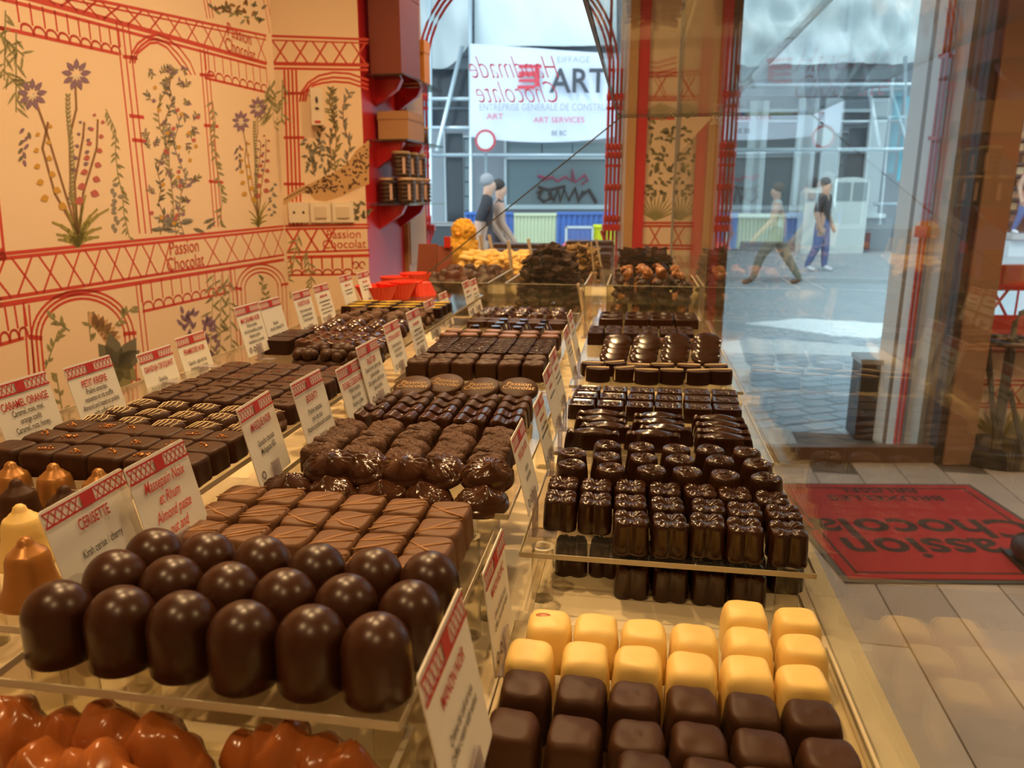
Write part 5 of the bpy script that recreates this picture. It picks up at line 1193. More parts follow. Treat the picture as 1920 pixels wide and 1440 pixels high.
# ------------------------------------------------------------------ umbrella stand, mat, window display
ub = onz(1862, 862, 0); t = thing('umbrella_stand', 'dark iron umbrella stand with a round base and ring by the papered wall', 'umbrella stand', (ub.x, ub.y, 0))
R0 = .20; MB().lathe([(R0-.01, 0), (R0, .006), (R0-.004, .085), (R0-.016, .095), (R0-.03, .09), (R0-.035, .03), (.001, .025)], 40).build('base', dark_iron, t, True)
ztop = ony(1875, 640, ub.y-.02).z
MB().tube([(0, 0, .02), (.0, 0, .5), (0, 0, ztop+.02)], .026, 12).build('pole', dark_iron, t, True)
MB().tube([(.15*cos(2*pi*k/36), .15*sin(2*pi*k/36), ztop) for k in range(37)], .014, 8).tube([(-.15, 0, ztop), (.15, 0, ztop)], .010, 8).build('ring', dark_iron, t, True)
MB().tube([(.0, 0, ztop), (.0, 0, ztop+.10), (.02, 0, ztop+.15), (.06, 0, ztop+.17), (.10, 0, ztop+.14), (.11, 0, ztop+.08)], .014, 10).build('handle', dark_iron, t, True)
MB().tube([(.02, -.02, .40), (.12, -.05, .06)], .014, 8).build('strut', dark_iron, t, True)
um0 = Vector((ub.x-.01, ub.y-.06, .03)); um1 = ony(1829, 372, ub.y-.03)
t = thing('umbrella', 'thin dark closed umbrella leaning up out of the iron stand', 'umbrella', um0)
MB().tube([(0, 0, 0.0), (um1-um0)*.45, (um1-um0)*.8], [.008, .018, .014], 10).build('canopy', mat('umbrella_cloth', (.02, .015, .014), .7), t, True)
MB().tube([(um1-um0)*.78, (um1-um0)], [.012, .006], 8).build('shaft', dark_iron, t, True)
# door mat
mc = [onz(1475, 908, 0), onz(1818, 910, 0), onz(1585, 1088, 0)]
mx_ = (mc[1]-mc[0]).normalized(); my_ = Vector((mx_.y, -mx_.x, 0)); MWID = 1.50; MDEP = 1.02
org = mc[1]-mx_*MWID; org = mc[0]-mx_*.12; MWID = (mc[1]-org).length
t = thing('door_mat', 'red shop mat with dark lettering lying inside the door', 'mat', org+mx_*MWID/2+my_*MDEP/2); iv = Matrix.Translation(-t.location)
def mq(b, u0, v0, u1, v1, z0, z1):
    v = [org+mx_*u+my_*q+Vector((0, 0, z)) for z in (z0, z1) for u, q in ((u0, v0), (u1, v0), (u1, v1), (u0, v1))]
    b.add(v, [(3, 2, 1, 0), (4, 5, 6, 7), (0, 1, 5, 4), (1, 2, 6, 5), (2, 3, 7, 6), (3, 0, 4, 7)])
b = MB(); mq(b, 0, 0, MWID, MDEP, .0005, .006); o = b.build('rubber_edge', mat('mat_rubber', (.06, .06, .06), .7), t); o.data.transform(iv)
b = MB(); mq(b, .025, .025, MWID-.025, MDEP-.025, .006, .0095); o = b.build('pile', mat('mat_red', (.36, .022, .028), .95, var=.12, vscale=12, bump=.5, bscale=300), t); o.data.transform(iv)
b = MB(); w = .012; q = .065
for a in ((q, q, MWID-q, q+w), (q, MDEP-q-w, MWID-q, MDEP-q), (q, q, q+w, MDEP-q), (MWID-q-w, q, MWID-q, MDEP-q)): mq(b, *a, .0095, .0103)
o = b.build('border_line', mat('mat_dark', (.035, .02, .02), .9), t); o.data.transform(iv)
for body, px_, size, sx_ in (('Passion', (1762, 1026), .27, .98), ('Chocolat', (1712, 988), .27, 1.05), ('BRUXELLES', (1660, 933), .085, 1.3), ('BRUSSEL', (1645, 919), .085, 1.2)):
    me = text_mesh(body, size, sx_, 0, MATS['mat_dark'], off=.006 if size > .2 else .002); c_ = onz(px_[0], px_[1], .0103)
    o = frame_obj('mat_lettering', me, c_, -mx_, my_, t); o.data.transform(iv)
sh = onz(1925, 1058, .01); t = thing('shoe', 'dark brown rounded leather shoe standing on the red mat', 'shoe', (sh.x+.02, sh.y, .0105))
b = fuzzy((0, 0, .062), .085, (.9, 1.25, .72), 2, .004); b.v = [Vector((v.x, v.y, max(.012, v.z))) for v in b.v]; b.build('upper', mat('shoe_leather', (.03, .014, .012), .4), t, True)
MB().box(-.07, -.10, 0, .07, .10, .014).build('sole', dark_iron, t)
# side window goods on the red board
def swbox(name, label, cat, x0_, x1_, y0_, y1_, m, dep=.12, out=-.13):
    P2 = Plane(*SW.pt(0, 0, out).xy, SW.u.x, SW.u.y); a, z1_ = P2.px(x0_, y0_); b_, z0_ = P2.px(x1_, y1_); z0_ = zx-.015
    t = thing(name, label, cat, P2.pt((a+b_)/2, z0_, 0)); iv = Matrix.Translation(-t.location)
    o = MB().pbox(P2, a, b_, z0_, z0_+(z1_-z0_)*.8, 0, -dep).build('body', m, t); o.data.transform(iv)
    o = MB().pbox(P2, a-.003, b_+.003, z0_+(z1_-z0_)*.8, z1_, .003, -dep-.003).build('lid', m, t); o.data.transform(iv)
swbox('gift_box', 'red gift box displayed in the side window', 'box', 1857, 1879, 497, 540, mat('gift_red', (.45, .03, .03), .4), .07, -.02)
swbox('gift_box', 'terracotta gift box in the side window beside the red one', 'box', 1882, 1935, 497, 540, mat('gift_terracotta', (.45, .13, .07), .45), .07, -.02)
P2 = Plane(*SW.pt(0, 0, -.06).xy, SW.u.x, SW.u.y); s_, z_ = P2.px(1836, 520)
t = thing('tiger_figure', 'small striped tiger figure in the side window', 'figurine', P2.pt(s_, zx-.015, 0)); zt2 = P2.px(1836, 455)[1]-(zx-.015)
tm = mat('tiger_fur', (.50, .26, .08), .6); sm_ = mat('tiger_stripe', (.06, .03, .015), .6)
b = MB(); b.ball((0, 0, zt2*.35), zt2*.34, 14, 10, (.55, .8, 1)); b.ball((.0, -.02, zt2*.78), zt2*.17, 14, 10); b.ball((-.02, -.02, zt2*.95), zt2*.06, 8, 6); b.ball((.02, -.02, zt2*.95), zt2*.06, 8, 6); b.tube([(0, .05, .03), (.05, .08, .06), (.06, .08, zt2*.5)], .012, 8); b.tube([(-.03, -.06, 0), (-.03, -.04, zt2*.4)], .016, 8); b.tube([(.03, -.06, 0), (.03, -.04, zt2*.4)], .016, 8)
b.build('body', tm, t, True)
b = MB()
for k in range(6): 
    zz_ = zt2*(.15+k*.10); rr_ = zt2*.345*sqrt(max(.05, 1-((zz_-zt2*.35)/(zt2*.34))**2)); b.tube([(rr_*.56*cos(a), rr_*.82*sin(a), zz_+.006*sin(a*2)) for a in [pi+.3+i*.16 for i in range(17)]], .004, 5)
b.build('stripe', sm_, t, True)
# unseen ceiling spots; the last two added to brighten side corner and window reveal
for i, (x, y, e, sp) in enumerate(((-.30, .9, 9, 130), (-.16, 1.9, 11, 130), (-.22, 2.6, 8, 130), (-.55, -.25, 5, 130), (.25, -.6, 4, 130), (-.9, 1.4, 9, 140), (-.95, 2.3, 5, 140), (1.5, 2.7, 9, 140), (1.6, .6, 9, 140), (2.5, 3.3, 9, 140), (-.55, 3.25, 7, 150))):
    t = thing('ceiling_spot', 'small warm ceiling spotlight over the shop', 'spotlight', (x, y, CEIL), 0, 'ceiling spotlights')
    MB().lathe([(.05, -.001), (.05, -.03), (.04, -.035)], 20).build('housing', white_p, t, True)
    l = bpy.data.lights.new('ceiling_lamp_%d_offscreen' % (i+1), 'SPOT'); l.energy = e*LAMP; l.color = WARM; l.spot_size = radians(sp); l.spot_blend = .6; l.shadow_soft_size = .03
    lo_ = bpy.data.objects.new('ceiling_lamp_%d_offscreen' % (i+1), l); COL.objects.link(lo_); lo_.parent = t; lo_.location = (0, 0, -.04)
# ------------------------------------------------------------------ street and the houses across it
F2 = Plane(0, 20.0, cos(radians(9)), sin(radians(9)))
asph = mat('street_stone', (.31, .36, .385), .75, var=.25, vscale=3, bump=.3, bscale=30)
street = struct(MB().box(-30, 4.56, -.30, 40, 60, -.02).build('ground', asph), 'grey stone street outside the shop')
sett_m = [mat('sett_%s' % n, c, .6, var=.2, vscale=8) for n, c in (('blue', (.34, .41, .45)), ('grey', (.39, .44, .47)), ('dark', (.30, .36, .40)))]
b = MB(); b.add([(-.115, -.075, -.03), (.115, -.075, -.03), (.115, .075, -.03), (-.115, .075, -.03), (-.105, -.066, .006), (.105, -.066, .006), (.105, .066, .006), (-.105, .066, .006)], [(4, 5, 6, 7), (0, 1, 5, 4), (1, 2, 6, 5), (2, 3, 7, 6), (3, 0, 4, 7)])
stm = [b.mesh('sett', m_) for m_ in sett_m]; cnt = 0; ang = radians(28)
for i in range(-12, 40):
    for j in range(-30, 40):
        u = (i+.5*(j % 2))*.235; v = j*.155; x = 1.6+u*cos(ang)-v*sin(ang); y = 6.2+u*sin(ang)+v*cos(ang)
        if 4.75 < y < 8.2 and .25+.06*(y-4.7) < x < 1.75+.22*(y-4.7) and cnt < 298:
            o = ob('sett', stm[(i*5+j*3) % 3], street, (x, y, -.021+random.uniform(0, .004))); o.rotation_euler.z = ang; cnt += 1
cw_m = mat('worn_white_paint', (.62, .69, .70), .7, var=.55, vscale=16)
for nm, pl_ in (('a', [(1335, 648), (1400, 634), (1520, 640), (1645, 652), (1640, 668), (1500, 664), (1360, 662)]), ('b', [(1400, 606), (1500, 596), (1660, 606), (1655, 634), (1560, 628), (1470, 614)])):
    v = [onz(x, y, -.0095) for x, y in pl_]; cen = sum(v, Vector())/len(v); dense = []
    for k in range(len(v)):
        for q in range(6): p = v[k].lerp(v[(k+1) % len(v)], q/6); dense.append(p+(p-cen)*random.uniform(-.06, .04))
    n = len(dense); lowv = [Vector((p.x, p.y, -.021)) for p in dense]
    mk('paint_patch', dense+lowv, [tuple(range(n))]+[(i, n+i, n+(i+1) % n, (i+1) % n) for i in range(n)], cw_m, street)
struct(MB().box(-20, 13.6, -.02, 30, 13.9, .06).build('kerb', mat('kerb_stone', (.36, .40, .42), .7)), 'pale stone kerb across the street')
struct(MB().box(-20, 13.9, -.02, 30, 30, .05).build('pavement', mat('pavement_stone', (.30, .33, .35), .75, var=.2, vscale=2)), 'far pavement across the street')
# splayed shop front outside the door
EX = Plane(1.60, 4.42, -.20, .26)
for k, (a, b_, m_, nm) in enumerate(((.0, .08, mat('pale_grey', (.62, .66, .68), .4), 'pale'), (.08, .13, mat('grey_strip', (.32, .33, .34), .6), 'grey'), (.13, .19, white_p, 'white'), (.19, .215, mat('brown_strip', (.22, .15, .10), .5), 'brown'), (.215, .30, white_p, 'white'))):
    struct(MB().pbox(EX, a, b_, 0, 2.9, 0, -.05).build('trim_%d' % (11+k), m_), '%s upright of the splayed shop front outside the door' % nm)
t = thing('red_trellis_post', 'red metal trellis post on the splayed front outside the door', 'trellis', EX.pt(.10, .02, .03)); iv = Matrix.Translation(-t.location)
for q in (.09, .115): o = MB().tube([EX.pt(q, .0, .03), EX.pt(q, 2.6, .03)], .009, 8).build('bar', red_paint, t, True); o.data.transform(iv)
o = MB().pbox(EX, .07, .14, 1.20, 1.26, .02, .05).pbox(EX, .08, .13, 1.7, 1.72, .02, .05).pbox(EX, .08, .13, 2.1, 2.12, .02, .05).build('collar', red_paint, t); o.data.transform(iv)
bp0 = onz(1606, 832, 0)
t = thing('planter_box', 'black square box standing outside the door', 'box', (1.40, 4.74, 0)); bm2 = mat('black_box', (.012, .014, .018), .4)
MB().box(-.075, -.10, 0, .075, .10, .46).build('body', bm2, t); MB().box(-.085, -.11, .46, .085, .11, .49).build('lid', mat('box_top', (.45, .47, .48), .4), t)
def r2(P, b, x0, y0, x1, y1, o0, o1, mi=0):
    a, z1 = P.px(x0, y0); c, z0 = P.px(x1, y1); z0 = min(z0, z1); z1 = max(P.px(x0, y0)[1], P.px(x1, y1)[1]); return b.pbox(P, min(a, c), max(a, c), z0, z1, o0, o1, mi)
def part2(par, nm, m, rects, P=F2, o0=0, o1=.1):
    for q in rects:
        b = MB(); r2(P, b, *q, o0, o1); o = b.build(nm, m, par); o.data.transform(Matrix.Translation(-par.location))
con = mat('facade_grey', (.24, .27, .30), .7, var=.1, vscale=.6); dkw = mat('dark_window', (.035, .045, .055), .15); pale_f = mat('pale_frame', (.50, .56, .58), .5); teal = mat('teal_window', (.16, .22, .235), .12)
blueh = mat('hoarding_blue', (.05, .15, .45), .5); creamh = mat('hoarding_cream', (.60, .64, .44), .55); yelh = mat('hoarding_yellow', (.72, .72, .01), .5); cyan = mat('cyan_sheet', (.10, .50, .62), .6)
sheet_m = mat('white_sheeting', (.60, .66, .67), .6, var=.06, vscale=.8); redpan = mat('red_panel', (.20, .035, .045), .6); steel = mat('galvanised_steel', (.50, .58, .62), .35, metal=.4)
bd = thing('building', 'grey town house across the street with shop windows and a draped front', 'building', F2.pt(2, -.02, 0))
b = MB(); b.pbox(F2, -14, 8.6, -.02, 16, 0, -.4); o = b.build('wall', con, bd); o.data.transform(Matrix.Translation(-bd.location))
part2(bd, 'window', dkw, [(958, -12, 1012, 29), (1060, 10, 1100, 30), (800, 130, 884, 200), (800, 205, 884, 240)], o0=0, o1=.03)
part2(bd, 'doorway', dkw, [(838, 250, 869, 418)], o0=0, o1=.04); part2(bd, 'door_frame', pale_f, [(832, 245, 838, 425), (869, 255, 884, 258), (869, 255, 871, 420), (882, 255, 884, 420)], o0=0, o1=.08)
part2(bd, 'door_pane', teal, [(871, 262+k*27, 882, 286+k*27) for k in range(6)], o0=0, o1=.05)
part2(bd, 'shop_window', teal, [(950, 300, 1142, 384)], o0=0, o1=.05); part2(bd, 'fanlight', teal, [(950, 268, 1015, 292), (1017, 268, 1072, 292), (1074, 268, 1142, 292)], o0=0, o1=.05)
part2(bd, 'window_frame', pale_f, [(945, 262, 950, 388), (932, 384, 1142, 392), (945, 293, 1142, 299)], o0=0, o1=.12)
part2(bd, 'floor_band', mat('band_grey', (.20, .23, .25), .6), [(780, 96, 1142, 106), (780, 46, 1142, 51), (1345, 128, 1700, 150), (1345, 165, 1700, 182)], o0=0, o1=.15)
part2(bd, 'shop_window', dkw, [(1350, 212, 1405, 392), (1424, 212, 1496, 392), (1514, 212, 1546, 392), (1564, 212, 1632, 392)], o0=0, o1=.03)
part2(bd, 'column', pale_f, [(1405, 190, 1414, 400), (1418, 190, 1424, 400), (1496, 185, 1506, 400), (1508, 185, 1514, 400), (1546, 185, 1556, 400), (1632, 185, 1640, 400)], o0=0, o1=.14)
part2(bd, 'sill', mat('sill_white', (.62, .70, .72), .5), [(1345, 400, 1650, 408)], o0=0, o1=.3)
part2(bd, 'plinth', mat('plinth_grey', (.26, .30, .33), .6), [(1495, 408, 1660, 472)], o0=0, o1=.2); part2(bd, 'plinth_panel', redpan, [(1523, 436, 1622, 466)], o0=.2, o1=.23)
part2(bd, 'transom', pale_f, [(1345, 205, 1650, 211), (1345, 226, 1640, 229)], o0=0, o1=.1)
# graffiti strokes on the glass
gp_ = lambda pts, m_, w, nm: MB().tube([F2.pt(*F2.px(x, y), .07) for x, y in pts], w, 6).build(nm, m_, bd).data.transform(Matrix.Translation(-bd.location))
inkb = mat('spray_black', (.02, .025, .03), .6); inkr = mat('spray_red', (.35, .05, .10), .6)
gp_([(1007, 362), (1018, 353), (1010, 370), (1020, 378), (1032, 372), (1030, 355), (1038, 378), (1046, 352), (1050, 378), (1058, 354), (1066, 376), (1078, 352), (1085, 378), (1094, 358), (1088, 368), (1104, 356), (1118, 380)], inkb, .05, 'graffiti'); gp_([(1008, 350), (1028, 356), (1060, 349)], inkb, .04, 'graffiti')
gp_([(1008, 330), (1022, 333), (1016, 338), (1036, 332), (1044, 340), (1060, 331), (1072, 340), (1072, 318), (1078, 342), (1096, 328), (1102, 338), (1090, 346)], inkr, .035, 'graffiti')
def cloth(name, label, P, corners, m, amp, out, nx=26, ny=18, sag=0, f=1.0):
    """draped sheet with real folds between four pixel corners TL TR BR BL"""
    c = [P.px(*q) for q in corners]; v = []; t0 = P.pt(*c[3], out)
    for face in (0, 1):
        for j in range(ny+1):
            for i in range(nx+1):
                u, w = i/nx, j/ny; s_ = (c[0][0]*(1-u)+c[1][0]*u)*(1-w)+(c[3][0]*(1-u)+c[2][0]*u)*w; z = (c[0][1]*(1-u)+c[1][1]*u)*(1-w)+(c[3][1]*(1-u)+c[2][1]*u)*w
                d = amp*noise.noise(Vector((s_*1.1*f+z*.7*f, z*.6*f-s_*.4*f, 2.1)))+amp*.5*noise.noise(Vector((s_*2.6*f, z*1.3*f+s_*2, 8.3)))
                v.append(P.pt(s_, z-sag*4*u*(1-u)*w, out+d-(.015 if face else 0))-t0)
    n1 = (nx+1)*(ny+1); fc = []
    for j in range(ny):
        for i in range(nx):
            a = j*(nx+1)+i; q = (a, a+1, a+nx+2, a+nx+1); fc += [q, tuple(n1+k for k in reversed(q))]
    o = mk(name, v, fc, m, None, True, loc=t0); return tag(o, label, 'sheet' if name != 'banner' else 'banner')
cloth('scaffold_sheet', 'white sheeting hung over the upper storeys above the banner', F2, [(892, -160), (1150, -160), (1150, 94), (892, 94)], sheet_m, .10, .55)
cloth('scaffold_sheet', 'loose grey white tarpaulin bulging beside the scaffold pole', F2, [(780, -160), (888, -160), (889, 84), (795, 128)], mat('grey_tarpaulin', (.42, .46, .47), .6), .22, .75, sag=.35)
cloth('scaffold_sheet', 'crumpled white sheeting covering the house front opposite the door', F2, [(1330, -190), (1720, -190), (1720, 126), (1330, 133)], sheet_m, .42, .8, 60, 40, f=1.5)
ban = cloth('banner', 'pale banner with builder lettering tied to the scaffold', F2, [(888, 102), (1142, 120), (1142, 264), (888, 264)], mat('banner_cloth', (.62, .66, .76), .6), .05, 1.35, sag=.12)
ink1 = mat('banner_black', (.05, .055, .07), .6); ink2 = mat('banner_red', (.60, .05, .08), .6)
def btext(body, x, y, size, m, sx=.9, off=0):
    me = text_mesh(body, size, sx, 0, m, off=off); s_, z_ = F2.px(x, y); o = frame_obj('banner_lettering', me, F2.pt(s_, z_, 1.47)-ban.location, F2.u, (0, 0, 1), ban)
btext('ART', 1076, 170, .72, ink1, .95, .012); btext('EIFFAGE', 1067, 132, .19, mat('banner_grey', (.3, .32, .36), .6), 1.1); btext('ENTREPRISE GÉNÉRALE DE CONSTRUCTION', 1035, 214, .215, mat('banner_grey', (.3, .32, .36), .6), .80)
btext('ART', 931, 230, .17, ink2, 1.2); btext('ART SERVICES', 1042, 236, .17, ink2, 1.1); btext('BE BC', 1042, 259, .15, ink1)
b = MB()
for q in ((972, 140, 1012, 146), (972, 152, 1000, 160), (970, 176, 1000, 182), (972, 165, 1000, 170), (1000, 146, 1008, 178)): r2(F2, b, *q, 1.455, 1.475)
o = b.build('banner_emblem', ink2, ban); o.data.transform(Matrix.Translation(-ban.location))
# scaffold
sc = thing('scaffold', 'galvanised tube scaffold in front of the grey house', 'scaffold', F2.pt(-2.5, -.02, 1.1)); iv = Matrix.Translation(-sc.location)
def pole(a, b_, nm, out=1.1, r=.045): o = MB().tube([F2.pt(*F2.px(*a), out), F2.pt(*F2.px(*b_), out)], r, 8).build(nm, steel, sc, True); o.data.transform(iv)
for x in (815, 886): pole((x, -170), (x+2, 470), 'upright')
pole((1655, 120), (1655, 470), 'upright')
for y in (196, 247): pole((795, y), (890, y), 'ledger')
pole((795, 295), (1150, 295), 'ledger'); pole((873, 104), (828, 288), 'brace', 1.2, .05)
for y, xa_ in ((172, 1350), (229, 1600), (286, 1350), (382, 1600)): pole((xa_, y), (1760, y-2), 'ledger')
pole((1625, 175), (1672, 330), 'brace', 1.2, .04)
tag(MB().pbox(F2, F2.px(798, 190)[0], F2.px(812, 190)[0], F2.px(800, 330)[1], F2.px(800, 190)[1], .9, .98).build('cyan_sheet', cyan), 'bright cyan sheet hanging at the scaffold beside the red trellis', 'sheet')
tag(MB().pbox(F2, F2.px(1664, 190)[0], F2.px(1680, 190)[0], F2.px(1665, 340)[1], F2.px(1665, 190)[1], .9, .98).build('cyan_sheet', cyan), 'pale cyan sheet hanging at the scaffold opposite the door', 'sheet')
# road sign
sp_ = F2.pt(*F2.px(915, 272), 1.6); t = thing('road_sign', 'round white road sign with a red rim below the banner', 'road sign', (sp_.x, sp_.y, .05))
zz_ = sp_.z-.05; rr_ = .24
MB().tube([(0, 0.03, 0), (0, .03, zz_)], .03, 8).build('post', steel, t, True)
b = MB(); b.lathe([(rr_, 0), (rr_, .02)], 28); o = b.build('rim', mat('sign_red', (.45, .04, .05), .5), t, False, (0, 0, zz_)); o.rotation_euler.x = radians(90)
b = MB(); b.lathe([(rr_*.78, .02), (rr_*.78, .026)], 28); o = b.build('face', mat('sign_white', (.6, .63, .65), .5), t, False, (0, 0, zz_)); o.rotation_euler.x = radians(90)
# corrugated hoarding panels, each its own board
def hoard(x0, y0, x1, y1, m, lab, out=2.2):
    a, z1 = F2.px(x0, y0); c, z0 = F2.px(x1, y1); P3 = F2; t = thing('hoarding_panel', lab, 'panel', F2.pt((a+c)/2, -.02+.07, out)); iv = Matrix.Translation(-t.location)
    n = 12; v = []
    for k in range(n*4+1):
        s_ = a+(c-a)*k/(n*4); d = .04 if (k % 4) in (1, 2) else 0
        for z in (.05, z1): v.append(F2.pt(s_, z, out+d))
        for z in (.05, z1): v.append(F2.pt(s_, z, out+d-.02))
    f = []
    for k in range(n*4): q = k*4; f += [(q, q+4, q+5, q+1), (q+2, q+3, q+7, q+6), (q+1, q+5, q+7, q+3)]
    o = mk('corrugated_sheet', v, f, m, t); o.data.transform(iv)
    o = MB().pbox(F2, a, c, z1-.03, z1+.03, out-.04, out+.06).build('top_rail', m, t); o.data.transform(iv)
hoard(882, 396, 963, 470, blueh, 'blue corrugated hoarding panel behind the two pedestrians'); hoard(964, 398, 1034, 470, creamh, 'cream corrugated hoarding panel between two blue ones'); hoard(1035, 396, 1142, 470, blueh, 'wide blue corrugated hoarding panel behind the yellow board')
hoard(1093, 416, 1139, 470, yelh, 'bright yellow corrugated board in front of the blue hoarding', 2.6)
bl2 = thing('barrier_grid', 'blue mesh barrier with a pale frame beside the yellow board', 'barrier', F2.pt(F2.px(1070, 440)[0], .05, 2.7)); iv = Matrix.Translation(-bl2.location)
a, z1 = F2.px(1047, 416); c = F2.px(1093, 416)[0]
o = MB().pbox(F2, a, c, z1-.05, z1, 2.68, 2.74).pbox(F2, a, a+.05, .05, z1, 2.68, 2.74).pbox(F2, c-.04, c, .05, z1, 2.68, 2.74).build('frame', pale_f, bl2); o.data.transform(iv)
o = MB().pbox(F2, a+.05, c-.04, .05, z1-.05, 2.70, 2.72).build('mesh_sheet', mat('mesh_blue', (.08, .15, .38), .6), bl2); o.data.transform(iv)
for k in range(5): o = MB().pbox(F2, a+.1+k*.11, a+.115+k*.11, .05, z1-.05, 2.72, 2.735).build('wire', blueh, bl2); o.data.transform(iv)
rb_ = F2.pt(F2.px(1070, 455)[0], .05, 3.4); t = thing('traffic_drum', 'round red site drum in front of the blue barrier', 'drum', rb_)
hz = F2.px(1070, 444)[1]+.05
MB().lathe([(.42, 0), (.44, .05), (.44, hz*.7), (.36, hz*.92), (.1, hz)], 24).build('drum', mat('drum_red', (.75, .10, .10), .5), t, True); MB().lathe([(.445, hz*.35), (.45, hz*.36), (.45, hz*.46), (.445, hz*.47)], 24).build('pale_band', mat('drum_band', (.7, .6, .55), .5), t, True)
sk = F2.pt(F2.px(836, 430)[0], .05, 3.5); t = thing('waste_skip', 'dark grey open skip standing before the scaffold', 'skip', sk); zt3 = F2.px(836, 417)[1]+.03
b = MB(); b.add([(-.8, -.5, 0), (.8, -.5, 0), (.8, .5, 0), (-.8, .5, 0), (-.98, -.6, zt3), (.98, -.6, zt3), (.98, .6, zt3), (-.98, .6, zt3)], [(3, 2, 1, 0), (0, 1, 5, 4), (1, 2, 6, 5), (2, 3, 7, 6), (3, 0, 4, 7)]); b.build('body', mat('skip_grey', (.045, .05, .055), .5), t)
MB().tube([(-.98, -.6, zt3), (.98, -.6, zt3), (.98, .6, zt3), (-.98, .6, zt3), (-.98, -.6, zt3)], .03, 6).build('rim', mat('skip_rim', (.12, .13, .14), .4), t)
# white kiosks seen through the far window
for x0, x1, y0, lab in ((1512, 1550, 352, 'pale rounded cabinet standing by the far shop window'), (1566, 1626, 332, 'wide pale cabinet with two arched doors by the far shop window')):
    P3 = Plane(*F2.pt(0, 0, .95).xy, F2.u.x, F2.u.y); a, z1 = P3.px(x0, y0); c, z0 = P3.px(x1, 400); t = thing('street_cabinet', lab, 'cabinet', P3.pt((a+c)/2, .05, 0)); iv = Matrix.Translation(-t.location)
    o = MB().pbox(P3, a, c, .05, z1-.15, 0, -.4).build('body', mat('cabinet_white', (.55, .60, .58), .5), t); o.data.transform(iv)
    pts = [P3.pt(a+(c-a)*(.5-.5*cos(pi*k/12)), z1-.15+.15*sin(pi*k/12), .0) for k in range(13)]; pts2 = [p-P3.n*.4 for p in pts]; n = 13
    o = mk('rounded_top', pts+pts2, [tuple(range(n)), tuple(reversed(range(n, 2*n)))]+[(k, k+1, n+k+1, n+k) for k in range(n-1)], MATS['cabinet_white'], t); o.data.transform(iv)
    for k in range(2): o = MB().pbox(P3, a+(c-a)*(.08+.46*k), a+(c-a)*(.46+.46*k), z0+.3, z1-.12, 0, .02).build('door', mat('cabinet_door', (.20, .24, .25), .3), t); o.data.transform(iv)
# neighbouring shop far right
F3 = Plane(8.6, 20.6, cos(radians(9)), sin(radians(9)))
ns = thing('shop_building', 'brick brown shop across the street with a dark sign and white awning', 'building', F3.pt(4, -.02, 0))
b = MB(); b.pbox(F3, .3, 10, -.02, 14, 0, -.4); o = b.build('wall', mat('warm_stone', (.62, .70, .72), .7), ns); o.data.transform(Matrix.Translation(-ns.location))
part2(ns, 'fascia', mat('sign_dark', (.045, .035, .045), .5), [(1856, 84, 1990, 141), (1850, 172, 1990, 196)], F3, 0, .2); part2(ns, 'shop_front', mat('shop_brown', (.22, .10, .05), .6), [(1840, 198, 1990, 434)], F3, 0, .06)
part2(ns, 'awning', mat('awning_white', (.66, .74, .78), .6), [(1852, 146, 1990, 170)], F3, 0, .5); part2(ns, 'step', mat('step_stone', (.40, .38, .37), .7), [(1836, 435, 1990, 444)], F3, 0, 1.3)
part2(ns, 'plinth', mat('plinth_white', (.55, .58, .60), .7), [(1836, 445, 1990, 500)], F3, 0, 1.2)
part2(ns, 'display_shelf', mat('shelf_dark', (.06, .025, .015), .5), [(1852, y, 1990, y+4) for y in range(262, 425, 22)], F3, .06, .3)
gm = [mat('goods_%d' % k, c, .4) for k, c in enumerate(((.50, .24, .09), (.38, .15, .06), (.58, .34, .16), (.28, .09, .04)))]
for j, y in enumerate(range(246, 410, 22)):
    for k in range(7): 
        if (j*3+k) % 5 != 4: part2(ns, 'goods_pack', gm[(j*7+k*3) % 4], [(1856+k*14, y+2, 1867+k*14, y+15)], F3, .06, .2)
me = text_mesh('TI', .78, 1.0, 0, mat('sign_yellow', (.75, .62, .02), .5), align='LEFT', off=.01); s_, z_ = F3.px(1877, 113); o = frame_obj('sign_letters', me, F3.pt(s_, z_, .22)-ns.location, F3.u, (0, 0, 1), ns)
me = text_mesh('N     C', .26, 1.0, 0, mat('sign_cream', (.6, .55, .48), .5), align='LEFT'); s_, z_ = F3.px(1858, 184); o = frame_obj('sign_letters', me, F3.pt(s_, z_, .22)-ns.location, F3.u, (0, 0, 1), ns)
